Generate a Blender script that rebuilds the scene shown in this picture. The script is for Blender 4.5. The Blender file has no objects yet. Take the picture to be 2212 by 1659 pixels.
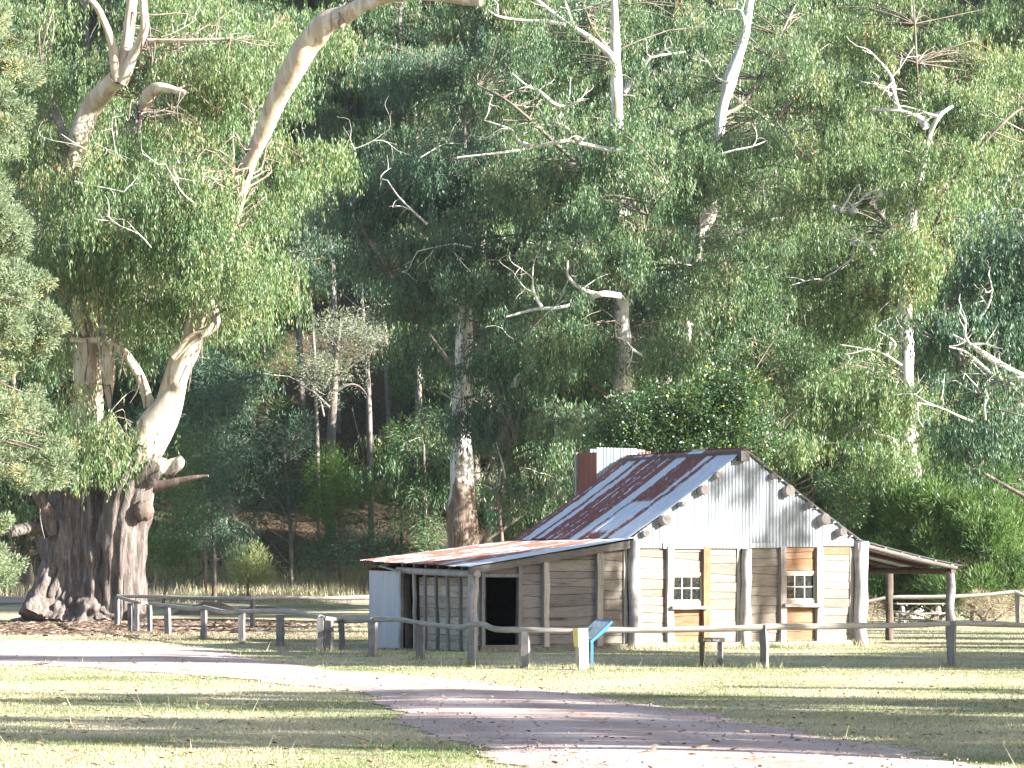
import bpy, math, random
import numpy as np
from mathutils import Vector, Matrix

R = math.radians
F = 6300.0          # focal length in photo units (2212 wide)
EYE = 1.92
HAZE = 0.00006
HV = 1245.0         # horizon line in the same units
scene = bpy.context.scene
COL = scene.collection

# ------------------------------------------------------------------ survey helpers
def W(u, v, D):
    """A measured point of the site: bearing u, elevation v, distance D -> metres."""
    return np.array([(u - 1106.0) * D / F, D, EYE + (HV - v) * D / F])

def gd(v):
    return F * EYE / (v - HV)

def sm(t):
    t = np.clip(t, 0, 1)
    return t * t * (3 - 2 * t)

def zt(X, Y):
    X = np.asarray(X, float); Y = np.asarray(Y, float)
    z = 0.85 * sm((Y - 133) / 30) + 1.2 * sm((Y - 162) / 12)
    t = np.maximum(0, Y - 174)
    z = z + 0.62 * t * t / (t + 6)
    k = sm((Y - 176) / 20)
    z = z + k * (0.8 * np.sin(X * .21 + 1.3 * np.sin(Y * .11)) + .5 * np.sin(X * .5 + Y * .37) + .25 * np.sin(X * 1.3 - Y * .9))
    z = z + 0.05 * sm((Y - 100) / 20) * np.sin(X * .35) * np.sin(Y * .21)
    return z

# ------------------------------------------------------------------ mesh collector
class MB:
    def __init__(self):
        self.v = []; self.n = 0
        self.f = {3: [], 4: []}
        self.r = {3: [], 4: []}
        self.m = {3: [], 4: []}
    def add(self, verts, faces, rnd=0.5, mi=0):
        verts = np.asarray(verts, float).reshape(-1, 3)
        faces = np.asarray(faces, int)
        k = faces.shape[1]
        self.v.append(verts)
        self.f[k].append(faces + self.n)
        r = np.full(len(faces), rnd, float) if np.isscalar(rnd) else np.asarray(rnd, float)
        self.r[k].append(r)
        self.m[k].append(np.full(len(faces), mi, int))
        self.n += len(verts)
    def mesh(self, name, mats, smooth=False, origin=None):
        me = bpy.data.meshes.new(name)
        V = np.concatenate(self.v) if self.v else np.zeros((0, 3))
        if origin is not None:
            V = V - np.asarray(origin)
        loops = []; starts = []; rn = []; mi = []
        s = 0
        for k in (3, 4):
            if self.f[k]:
                Fk = np.concatenate(self.f[k])
                loops.append(Fk.ravel())
                starts.append(s + np.arange(len(Fk)) * k)
                s += len(Fk) * k
                rn.append(np.concatenate(self.r[k])); mi.append(np.concatenate(self.m[k]))
        loops = np.concatenate(loops); starts = np.concatenate(starts)
        rn = np.concatenate(rn); mi = np.concatenate(mi)
        me.vertices.add(len(V)); me.vertices.foreach_set('co', V.astype(np.float32).ravel())
        me.loops.add(len(loops)); me.loops.foreach_set('vertex_index', loops.astype(np.int32))
        me.polygons.add(len(starts)); me.polygons.foreach_set('loop_start', starts.astype(np.int32))
        me.polygons.foreach_set('material_index', mi.astype(np.int32))
        me.polygons.foreach_set('use_smooth', np.full(len(starts), smooth, bool))
        a = me.attributes.new('rnd', 'FLOAT', 'FACE')
        a.data.foreach_set('value', rn.astype(np.float32))
        for m in (mats if isinstance(mats, (list, tuple)) else [mats]):
            me.materials.append(m)
        me.update(calc_edges=True); me.validate()
        return me
    def build(self, name, mats, parent=None, smooth=False, origin=None, label=None):
        o = bpy.data.objects.new(name, self.mesh(name, mats, smooth, origin))
        COL.objects.link(o)
        if parent is not None:
            o.parent = parent
        elif origin is not None:
            o.location = origin
        if label: o['label'] = label
        return o

def thing(name, label, cat, loc=(0, 0, 0), rz=0.0, group=None):
    o = bpy.data.objects.new(name, None); COL.objects.link(o)
    o.empty_display_size = .3
    o.location = loc; o.rotation_euler = (0, 0, rz)
    o['label'] = label; o['category'] = cat
    if group: o['group'] = group
    return o

def tag(o, label=None, cat=None, group=None, kind=None):
    if label: o['label'] = label
    if cat: o['category'] = cat
    if group: o['group'] = group
    if kind: o['kind'] = kind
    return o

BOXF = np.array([[0, 3, 2, 1], [4, 5, 6, 7], [0, 1, 5, 4], [1, 2, 6, 5], [2, 3, 7, 6], [3, 0, 4, 7]])
def box(mb, lo, hi, rnd=.5, mi=0, bev=0.0, M=None):
    x0, y0, z0 = lo; x1, y1, z1 = hi
    V = np.array([[x0, y0, z0], [x1, y0, z0], [x1, y1, z0], [x0, y1, z0], [x0, y0, z1], [x1, y0, z1], [x1, y1, z1], [x0, y1, z1]], float)
    if M is not None:
        V = V @ np.array(M.to_3x3()).T + np.array(M.translation)
    mb.add(V, BOXF, rnd, mi)

def beam(mb, a, b, w, h, up=(0, 0, 1), rnd=.5, mi=0, segs=1, jit=0, rng=None):
    """squared timber from a to b"""
    a = np.asarray(a, float); b = np.asarray(b, float)
    d = (b - a) / np.linalg.norm(b - a)
    up = np.asarray(up, float)
    s = np.cross(d, up); s /= np.linalg.norm(s)
    t = np.cross(s, d)
    V = []
    for i in range(segs + 1):
        c = a + (b - a) * i / segs
        jj = (rng.normal(0, jit, 2) if jit else (0, 0))
        c = c + s * jj[0] + t * jj[1]
        k = 1 + (rng.normal(0, .05) if jit else 0)
        for (p, q) in ((-1, -1), (1, -1), (1, 1), (-1, 1)):
            V.append(c + s * p * w / 2 * k + t * q * h / 2 * k)
    Fc = []
    for i in range(segs):
        o = 4 * i
        for j in range(4):
            Fc.append([o + j, o + (j + 1) % 4, o + 4 + (j + 1) % 4, o + 4 + j])
    Fc.append([3, 2, 1, 0]); e = 4 * segs
    Fc.append([e, e + 1, e + 2, e + 3])
    mb.add(V, Fc, rnd, mi)

def smooth_path(P, rad, k):
    P = np.asarray(P, float); rad = np.asarray(rad, float)
    n = len(P)
    if n < 3:
        t = np.linspace(0, n - 1, (n - 1) * k + 1)
        return np.stack([np.interp(t, range(n), P[:, j]) for j in range(3)], 1), np.interp(t, range(n), rad)
    Q = np.vstack([2 * P[0] - P[1], P, 2 * P[-1] - P[-2]])
    out = []; ro = []
    for i in range(n - 1):
        p0, p1, p2, p3 = Q[i], Q[i + 1], Q[i + 2], Q[i + 3]
        for j in range(k):
            t = j / k
            out.append(.5 * (2 * p1 + (p2 - p0) * t + (2 * p0 - 5 * p1 + 4 * p2 - p3) * t * t + (3 * p1 - p0 - 3 * p2 + p3) * t ** 3))
            ro.append(rad[i] * (1 - t) + rad[i + 1] * t)
    out.append(P[-1]); ro.append(rad[-1])
    return np.array(out), np.array(ro)

def tube(mb, P, rad, seg=6, k=3, lump=0.0, flute=0.0, rng=None, cap=True, rnd=.5, mi=0, capmi=None, crack=0.0):
    P, rad = smooth_path(P, rad, k)
    n = len(P)
    T = np.gradient(P, axis=0); T /= np.linalg.norm(T, axis=1)[:, None] + 1e-9
    ref = np.array([0, 1, 0]) if abs(T[0][1]) < .8 else np.array([1, 0, 0])
    if abs(T[:, 1]).max() > .95 and abs(T[:, 0]).max() < .95: ref = np.array([1, 0, 0])
    A = np.cross(T, ref); A /= np.linalg.norm(A, axis=1)[:, None] + 1e-9
    B = np.cross(T, A)
    th = np.linspace(0, 2 * np.pi, seg, endpoint=False)
    rr = np.repeat(rad[:, None], seg, 1)
    if rng is not None and lump:
        s = np.arange(n)[:, None]
        for _ in range(5):
            rr = rr * (1 + lump * .45 * np.sin(rng.integers(1, 4) * th[None] + rng.uniform(.15, .9) * s + rng.uniform(0, 6.3)))
    if rng is not None and flute:
        s = np.arange(n)[:, None] / n
        for q in range(5):
            rr = rr * (1 + flute * rng.uniform(.25, .6) * np.sin((3 + 2 * q) * th[None] + rng.uniform(-2, 2) * s * 2 + rng.uniform(0, 6.3)))
    if crack:
        s = np.arange(n)[:, None] / n
        for q in range(6):
            w_ = np.sin((13 + 5 * q) * th[None] + rng.uniform(-9, 9) * s + 1.2 * np.sin(rng.uniform(8, 22) * s + rng.uniform(0, 6)) + rng.uniform(0, 6.3))
            rr = rr * (1 + crack * (w_ - .5 * (w_ < -.6)) * rng.uniform(.4, 1))
    V = P[:, None] + rr[..., None] * (np.cos(th)[None, :, None] * A[:, None] + np.sin(th)[None, :, None] * B[:, None])
    V = V.reshape(-1, 3)
    i = np.arange(n - 1)[:, None] * seg; j = np.arange(seg)[None]
    Fq = np.stack([i + j, i + (j + 1) % seg, i + seg + (j + 1) % seg, i + seg + j], -1).reshape(-1, 4)
    mb.add(V, Fq, rnd, mi)
    if cap:
        for e, P0 in ((0, P[0]), (n - 1, P[-1])):
            ring = V[e * seg:(e + 1) * seg]
            VV = np.vstack([ring, P0[None]])
            jj = np.arange(seg)
            f = np.stack([jj, (jj + 1) % seg, np.full(seg, seg)], 1)
            if e == 0: f = f[:, ::-1]
            mb.add(VV, f, rnd, mi if capmi is None else capmi)

# ------------------------------------------------------------------ materials
def newmat(name):
    m = bpy.data.materials.new(name); m.use_nodes = True
    nt = m.node_tree
    for n in list(nt.nodes): nt.nodes.remove(n)
    out = nt.nodes.new('ShaderNodeOutputMaterial')
    b = nt.nodes.new('ShaderNodeBsdfPrincipled')
    nt.links.new(b.outputs[0], out.inputs[0])
    b.inputs['Roughness'].default_value = .85
    b.inputs['Specular IOR Level'].default_value = .25
    return m, nt, b, out

def nd(nt, t, **kw):
    n = nt.nodes.new(t)
    for k, v in kw.items():
        if k.startswith('i_'):
            n.inputs[k[2:].replace('_', ' ')].default_value = v
        else:
            setattr(n, k, v)
    return n

def coords(nt, scale=(1, 1, 1), kind='Object'):
    tc = nd(nt, 'ShaderNodeTexCoord')
    mp = nd(nt, 'ShaderNodeMapping')
    mp.inputs['Scale'].default_value = scale
    nt.links.new(tc.outputs[kind], mp.inputs[0])
    return mp.outputs[0]

def noise(nt, vec, scale=5, detail=4, rough=.55, dist=0):
    n = nd(nt, 'ShaderNodeTexNoise', i_Scale=scale, i_Detail=detail, i_Roughness=rough, i_Distortion=dist)
    nt.links.new(vec, n.inputs['Vector'])
    return n.outputs['Fac']

def ramp(nt, fac, stops, interp='LINEAR'):
    r = nd(nt, 'ShaderNodeValToRGB')
    cr = r.color_ramp; cr.interpolation = interp
    while len(cr.elements) < len(stops): cr.elements.new(.5)
    for e, (p, c) in zip(cr.elements, stops):
        e.position = p
        e.color = (c, c, c, 1) if np.isscalar(c) else (*c, 1)
    nt.links.new(fac, r.inputs[0])
    return r.outputs[0]

def mix(nt, fac, a, b, mode='MIX'):
    m = nd(nt, 'ShaderNodeMix', data_type='RGBA', blend_type=mode)
    for sock, val in ((m.inputs[0], fac), (m.inputs[6], a), (m.inputs[7], b)):
        if hasattr(val, 'is_linked'): nt.links.new(val, sock)
        elif np.isscalar(val): sock.default_value = val
        else: sock.default_value = (*val, 1)
    return m.outputs[2]

def math_(nt, op, a, b=None, c=None):
    m = nd(nt, 'ShaderNodeMath', operation=op)
    for i, val in enumerate((a, b, c)):
        if val is None: continue
        if hasattr(val, 'is_linked'): nt.links.new(val, m.inputs[i])
        else: m.inputs[i].default_value = val
    return m.outputs[0]

def bump(nt, b, h, strength=.4, dist=.02):
    n = nd(nt, 'ShaderNodeBump', i_Strength=strength, i_Distance=dist)
    nt.links.new(h, n.inputs['Height'])
    nt.links.new(n.outputs[0], b.inputs['Normal'])

def leafmat(name, stops, trans=.3, rough=.5, spec=.35, tcol=None, patch=None):
    m, nt, b, out = newmat(name)
    at = nd(nt, 'ShaderNodeAttribute', attribute_name='rnd')
    c = ramp(nt, at.outputs['Fac'], stops)
    if patch:
        gm = nd(nt, 'ShaderNodeNewGeometry')
        f = noise(nt, gm.outputs['Position'], patch[0], 2)
        f = ramp(nt, f, [(.42, 0), (.6, 1)])
        c = mix(nt, f, c, mix(nt, 1.0, c, patch[1], 'MULTIPLY'))
    nt.links.new(c, b.inputs['Base Color'])
    b.inputs['Roughness'].default_value = rough
    b.inputs['Specular IOR Level'].default_value = spec
    t = nd(nt, 'ShaderNodeBsdfTranslucent')
    tc = mix(nt, 1.0, c, tcol or (1.25, 1.35, .6), 'MULTIPLY')
    nt.links.new(tc, t.inputs[0])
    ms = nd(nt, 'ShaderNodeMixShader'); ms.inputs[0].default_value = trans
    nt.links.new(b.outputs[0], ms.inputs[1]); nt.links.new(t.outputs[0], ms.inputs[2])
    nt.links.new(ms.outputs[0], out.inputs[0])
    return m

def woodmat(name, stops, grain=(2, 2, 38), streak=.58, bumpS=.5, dark=None):
    m, nt, b, out = newmat(name)
    at = nd(nt, 'ShaderNodeAttribute', attribute_name='rnd')
    v = coords(nt, grain)
    g = noise(nt, v, 1.6, 5, .65, .6)
    big = noise(nt, coords(nt, (.9, .9, 3)), 1.3, 3, .6)
    f = math_(nt, 'ADD', math_(nt, 'MULTIPLY_ADD', at.outputs['Fac'], .36, .08), math_(nt, 'MULTIPLY', big, .55))
    c = ramp(nt, f, stops)
    gr = ramp(nt, g, [(.28, 1 - streak), (.5, 1.0), (.75, 1.12)])
    c = mix(nt, 1.0, c, gr, 'MULTIPLY')
    if dark:
        s = ramp(nt, noise(nt, coords(nt, dark[0]), 1.0, 3, .6), [(dark[1], 0), (dark[1] + .12, 1)])
        c = mix(nt, s, c, dark[2])
        wgt = ramp(nt, noise(nt, coords(nt, (1.1, 1.1, 4)), 2.2, 4, .7), [(.5, 0), (.66, .65)])
        c = mix(nt, wgt, c, (.155, .14, .128))
    nt.links.new(c, b.inputs['Base Color'])
    bump(nt, b, g, bumpS, .015)
    return m

# foliage
L_GUM = leafmat('gum_leaf', [(0, (.036, .080, .042)), (.35, (.070, .134, .066)), (.7, (.122, .188, .086)), (.9, (.19, .24, .115)), (1, (.25, .185, .11))], .32, .45, .4, tcol=(1.25, 1.35, .65))
L_GUM2 = leafmat('gum_leaf_blue', [(0, (.030, .070, .046)), (.5, (.060, .116, .070)), (.85, (.102, .162, .088)), (1, (.175, .175, .09))], .30, .45, .4, tcol=(1.2, 1.35, .65))
L_GUM3 = leafmat('gum_leaf_yellow', [(0, (.052, .100, .042)), (.5, (.115, .180, .074)), (.85, (.20, .25, .11)), (1, (.28, .205, .115))], .34, .45, .4, tcol=(1.25, 1.35, .65))
L_CON = leafmat('conifer_leaf', [(0, (.11, .155, .10)), (.5, (.20, .25, .16)), (.93, (.32, .35, .225)), (1, (.50, .36, .15))], .45, .7, .1, tcol=(1.05, 1.1, .8))
L_BUSH = leafmat('feathery_leaf', [(0, (.04, .085, .03)), (.5, (.085, .15, .048)), (1, (.15, .22, .075))], .34, .5, .3)
L_IVY = leafmat('broad_leaf', [(0, (.022, .05, .02)), (.6, (.044, .09, .034)), (.965, (.08, .135, .045)), (1, (.42, .32, .05))], .3, .35, .5)
L_BLUE = leafmat('sapling_leaf', [(0, (.045, .09, .065)), (.6, (.08, .14, .095)), (1, (.13, .19, .12))], .28, .5, .3)
L_LICH = leafmat('lichen_leaf', [(0, (.13, .155, .105)), (.6, (.22, .245, .175)), (1, (.32, .34, .26))], .2, .7, .1)
L_PALE = leafmat('pale_shrub_leaf', [(0, (.20, .24, .11)), (.6, (.33, .36, .19)), (1, (.44, .45, .28))], .3, .6, .2)
L_LIME = leafmat('lime_leaf', [(0, (.08, .16, .035)), (.6, (.15, .25, .06)), (1, (.23, .31, .09))], .38, .5, .3)

def barkmat(name, zb, pale=((.46, .42, .36), (.60, .57, .52), (.40, .37, .35)), rough_col=((.07, .05, .042), (.16, .115, .09), (.25, .19, .15))):
    """smooth pale gum bark above height zb, rough fibrous stocking below (object z)."""
    m, nt, b, out = newmat(name)
    v = coords(nt, (1.3, 1.3, .28))
    n1 = noise(nt, v, 1.4, 4, .6, .5)
    c1 = ramp(nt, n1, [(.30, pale[2]), (.47, pale[0]), (.62, pale[1])])
    st = noise(nt, coords(nt, (3, 3, .35)), 1.6, 4, .6)
    c1 = mix(nt, ramp(nt, st, [(.56, 0), (.64, .85)]), c1, (.24, .165, .115))
    s2 = noise(nt, coords(nt, (2.2, 2.2, .5)), 1.1, 5, .65)
    c1 = mix(nt, ramp(nt, s2, [(.50, 0), (.56, .7)]), c1, pale[2])
    v2 = coords(nt, (3.2, 3.2, .32))
    n2 = noise(nt, v2, 1.9, 6, .7, .8)
    c2 = ramp(nt, n2, [(.32, rough_col[0]), (.5, rough_col[1]), (.68, rough_col[2])])
    tc = nd(nt, 'ShaderNodeTexCoord'); sp = nd(nt, 'ShaderNodeSeparateXYZ')
    nt.links.new(tc.outputs['Object'], sp.inputs[0])
    zz = math_(nt, 'ADD', sp.outputs[2], math_(nt, 'MULTIPLY', math_(nt, 'SUBTRACT', noise(nt, coords(nt, (1.2, 1.2, .25)), 1, 3), .5), 6.0))
    mk = math_(nt, 'GREATER_THAN', zz, zb)
    nt.links.new(mix(nt, mk, c2, c1), b.inputs['Base Color'])
    h = mix(nt, mk, n2, math_(nt, 'MULTIPLY', n1, .25))
    bump(nt, b, h, .9, .09)
    return m
BARK_WHITE = barkmat('white_gum_bark', -99, pale=((.52, .49, .45), (.66, .63, .59), (.44, .41, .38)))
BARK_STOCK = barkmat('stockinged_gum_bark', 6.0, pale=((.55, .53, .51), (.66, .65, .64), (.42, .39, .37)), rough_col=((.075, .055, .045), (.17, .125, .10), (.32, .25, .20)))
BARK_GIANT = barkmat('old_gum_bark', 6.6, pale=((.40, .33, .25), (.54, .48, .40), (.33, .27, .21)), rough_col=((.05, .04, .037), (.12, .098, .088), (.25, .21, .185)))
BARK_GREY = barkmat('grey_trunk_bark', -99, pale=((.20, .17, .15), (.28, .25, .22), (.13, .11, .10)))
BARK_TWIG = barkmat('twig_bark', -99, pale=((.13, .105, .085), (.2, .17, .145), (.085, .07, .058)))
BARK_DARK = barkmat('dark_limb_bark', -99, pale=((.12, .09, .075), (.2, .16, .13), (.08, .06, .05)))

# timber
STOPS_GREY = [(.15, (.08, .072, .066)), (.4, (.135, .121, .110)), (.6, (.185, .166, .149)), (.85, (.245, .222, .196))]
STOPS_BEIGE = [(.15, (.095, .078, .064)), (.4, (.155, .130, .106)), (.6, (.205, .176, .143)), (.85, (.255, .226, .19))]
STOPS_ORANGE = [(.15, (.13, .066, .034)), (.45, (.20, .105, .053)), (.7, (.24, .14, .078)), (.9, (.28, .185, .12))]
SLAB_BEIGE = woodmat('slab_beige', STOPS_BEIGE, dark=((.6, .6, 5), .64, (.115, .082, .06)))
SLAB_GREY = woodmat('slab_grey', STOPS_GREY, dark=((.5, .5, 3.2), .57, (.045, .042, .040)))
SLAB_ORANGE = woodmat('slab_orange', STOPS_ORANGE, dark=((.6, .6, 6), .66, (.16, .062, .025)))
POST_WOOD = woodmat('post_wood', [(.2, (.17, .15, .145)), (.5, (.29, .265, .26)), (.8, (.40, .37, .355))], grain=(14, 14, .9))
STUD_WOOD = woodmat('stud_wood', [(.2, (.17, .145, .13)), (.5, (.28, .245, .215)), (.8, (.38, .34, .30))], grain=(14, 14, .9))
STUD_ORANGE = woodmat('stud_orange', STOPS_ORANGE, grain=(14, 14, .9))
BEAM_WOOD = woodmat('beam_wood', [(.2, (.06, .052, .046)), (.5, (.115, .10, .09)), (.8, (.18, .16, .145))], grain=(1.5, 1.5, 20))
FENCE_POST = woodmat('fence_post_wood', [(.2, (.085, .08, .08)), (.5, (.15, .14, .14)), (.8, (.23, .215, .21))], grain=(16, 16, 1.1))
FENCE_RAIL = woodmat('fence_rail_wood', [(.2, (.15, .132, .118)), (.5, (.26, .235, .212)), (.8, (.37, .335, .305))], grain=(1.4, 1.4, 18), bumpS=.7)
DARK_WOOD = woodmat('dark_wood', [(.2, (.04, .03, .026)), (.5, (.085, .062, .05)), (.8, (.13, .10, .08))], grain=(10, 10, 1))
LOG_END = woodmat('log_end_wood', [(.2, (.05, .043, .038)), (.5, (.09, .078, .07)), (.8, (.145, .13, .118))], grain=(9, 9, 9))
SILL_STONE = woodmat('sill_timber', [(.2, (.17, .155, .14)), (.5, (.26, .24, .22)), (.8, (.34, .32, .29))], grain=(2, 2, 9))
FRAME_CREAM = woodmat('frame_cream', [(.2, (.20, .165, .115)), (.5, (.29, .24, .17)), (.8, (.37, .32, .25))], grain=(3, 3, 3), streak=.25)

def simple(name, col, rough=.7, metal=0.0, var=.15, scale=6):
    m, nt, b, out = newmat(name)
    n = noise(nt, coords(nt), scale, 4)
    c = ramp(nt, n, [(.3, tuple(x * (1 - var) for x in col)), (.7, tuple(min(1, x * (1 + var)) for x in col))])
    nt.links.new(c, b.inputs['Base Color'])
    b.inputs['Roughness'].default_value = rough; b.inputs['Metallic'].default_value = metal
    return m
SIGN_BLUE = simple('blue_paint', (.065, .19, .40), .45, var=.08)
SIGN_YELLOW = simple('yellow_plate', (.58, .46, .15), .6, var=.1)
WHITE_LETTER = simple('white_lettering', (.75, .75, .72), .6, var=.05)
WIRE = simple('fence_wire', (.45, .45, .45), .5, .6)
EARTH = simple('bare_earth', (.13, .095, .07), .95, var=.4, scale=2)
INNER = simple('dark_floor_and_shade_boards', (.035, .028, .024), .95, var=.3)  # earth floor, and the added boards that blacken the rooms

def roofmat(name, ramp_stops, upper=None, lean=False):
    """galvanised iron with sheet-by-sheet rust; object y runs along the ridge, z up the slope"""
    m, nt, b, out = newmat(name)
    tc = nd(nt, 'ShaderNodeTexCoord'); sp = nd(nt, 'ShaderNodeSeparateXYZ')
    nt.links.new(tc.outputs['Object'], sp.inputs[0])
    wob = math_(nt, 'SUBTRACT', noise(nt, coords(nt, (1.2, 3, 1.2)), 1.6, 5, .7), .5)
    fine = math_(nt, 'SUBTRACT', noise(nt, coords(nt, (3, 14, 3)), 2.0, 4, .7), .5)
    y = math_(nt, 'ADD', sp.outputs[1], math_(nt, 'ADD', math_(nt, 'MULTIPLY', wob, .30), math_(nt, 'MULTIPLY', fine, .16)))
    t = math_(nt, 'DIVIDE', math_(nt, 'ADD', y, .3), 6.3)
    mask = ramp(nt, t, [((p + .3) / 6.3, v) for p, v in ramp_stops], 'CONSTANT')
    if upper:
        # rust only on the upper sheets of one band
        t2 = ramp(nt, t, [(0, 0), ((upper[0] + .3) / 6.3, 1), ((upper[1] + .3) / 6.3, 0)], 'CONSTANT')
        zz = math_(nt, 'ADD', sp.outputs[2], math_(nt, 'MULTIPLY', fine, .5))
        hi = math_(nt, 'MAXIMUM', math_(nt, 'GREATER_THAN', zz, upper[2]), math_(nt, 'LESS_THAN', zz, 3.12))
        mask = math_(nt, 'MAXIMUM', mask, math_(nt, 'MULTIPLY', t2, hi))
    # flakes of bare zinc inside rust and rust blooms inside zinc
    fl = noise(nt, coords(nt, (2.2, 6, 2.2)), 1.7, 6, .72, .4)
    keep = ramp(nt, fl, [(.36, .1), (.40, 1)])
    bloom = ramp(nt, fl, [(.63, 0), (.68, .8)])
    mask = math_(nt, 'MAXIMUM', math_(nt, 'MULTIPLY', mask, keep), bloom)
    if lean:
        big = ramp(nt, noise(nt, coords(nt, (.8, 1.6, .8)), 1.25, 5, .65, .3), [(.41, 0), (.50, 1)])
        fr = math_(nt, 'GREATER_THAN', sp.outputs[1], lean)
        mask = math_(nt, 'MAXIMUM', math_(nt, 'MULTIPLY', big, fr), bloom)
    z1 = ramp(nt, noise(nt, coords(nt, (1, 3, 1)), 2.5, 4), [(.3, (.42, .45, .49)), (.7, (.54, .57, .61))])
    rc = ramp(nt, noise(nt, coords(nt, (2, 4, 2)), 3, 5, .7), [(.3, (.11, .042, .038)), (.55, (.165, .064, .054)), (.8, (.24, .105, .08))])
    if lean:
        rc = ramp(nt, noise(nt, coords(nt, (2, 4, 2)), 3, 5, .7), [(.3, (.13, .05, .034)), (.55, (.21, .088, .056)), (.8, (.30, .15, .10))])
    nt.links.new(mix(nt, mask, z1, rc), b.inputs['Base Color'])
    rr = ramp(nt, mask, [(0, .48), (1, .9)]); nt.links.new(rr, b.inputs['Roughness'])
    b.inputs['Specular IOR Level'].default_value = .45
    mt = ramp(nt, mask, [(0, .25), (1, 0)]); nt.links.new(mt, b.inputs['Metallic'])
    bump(nt, b, fl, .25, .01)
    return m
ROOF_MAIN = roofmat('main_roof_iron', [(-.3, 0), (.88, 1), (1.1, 0), (2.2, 1), (2.32, 0), (2.85, 1), (3.22, 0), (3.27, 1), (3.62, 0), (3.68, 1), (3.95, 0), (4.0, 1), (4.4, 0), (4.68, 1), (4.9, 0), (5.4, 1), (5.62, 0), (5.68, 1)], upper=(1.3, 2.25, 3.95))
ROOF_LEAN = roofmat('lean_to_roof_iron', [(-.3, 0)], lean=.75)
ROOF_VER = roofmat('verandah_roof_iron', [(-.3, 0), (1, 1), (2, 0), (3, 1), (4.2, 0)])

def ironmat(name, cols, rust=.68, rustc=(.28, .15, .09), metal=.25):
    m, nt, b, out = newmat(name)
    n = noise(nt, coords(nt, (5, 5, .5)), 1.3, 5, .65)
    c = ramp(nt, n, [(.3, cols[0]), (.7, cols[1])])
    r = ramp(nt, noise(nt, coords(nt, (6, 6, .7)), 1.0, 5, .7), [(rust, 0), (rust + .1, .8)])
    nt.links.new(mix(nt, r, c, rustc), b.inputs['Base Color'])
    b.inputs['Roughness'].default_value = .55; b.inputs['Metallic'].default_value = metal
    b.inputs['Specular IOR Level'].default_value = .4
    return m
GABLE_IRON = ironmat('gable_iron', ((.16, .18, .20), (.235, .255, .275)), .60, (.20, .175, .15))
GREY_IRON = ironmat('grey_iron', ((.30, .325, .37), (.40, .425, .465)), .66, (.22, .13, .09))
WHITE_IRON = ironmat('white_iron', ((.235, .255, .28), (.31, .33, .355)), .64, (.35, .22, .14))
RED_IRON = ironmat('red_rusted_iron', ((.15, .048, .035), (.26, .10, .07)), .7, (.12, .05, .04), .05)

def glassmat():
    m, nt, b, out = newmat('old_window_glass')
    tr = nd(nt, 'ShaderNodeBsdfTransparent'); tr.inputs[0].default_value = (.25, .28, .28, 1)
    gl = nd(nt, 'ShaderNodeBsdfGlossy'); gl.inputs['Roughness'].default_value = .04
    df = nd(nt, 'ShaderNodeBsdfDiffuse')
    nt.links.new(ramp(nt, noise(nt, coords(nt, (6, 6, 3)), 3, 5, .7), [(.35, (.006, .009, .010)), (.7, (.026, .034, .036))]), df.inputs[0])
    fr = nd(nt, 'ShaderNodeFresnel', i_IOR=1.3)
    nz = noise(nt, coords(nt, (3, 3, 3)), 2, 2)
    bp = nd(nt, 'ShaderNodeBump', i_Strength=.15, i_Distance=.02); nt.links.new(nz, bp.inputs['Height'])
    nt.links.new(bp.outputs[0], gl.inputs['Normal'])
    m0 = nd(nt, 'ShaderNodeMixShader'); m0.inputs[0].default_value = .7
    nt.links.new(tr.outputs[0], m0.inputs[1]); nt.links.new(df.outputs[0], m0.inputs[2])
    m1 = nd(nt, 'ShaderNodeMixShader')
    nt.links.new(fr.outputs[0], m1.inputs[0]); nt.links.new(m0.outputs[0], m1.inputs[1]); nt.links.new(gl.outputs[0], m1.inputs[2])
    nt.links.new(m1.outputs[0], out.inputs[0])
    return m
GLASS = glassmat()

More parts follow.
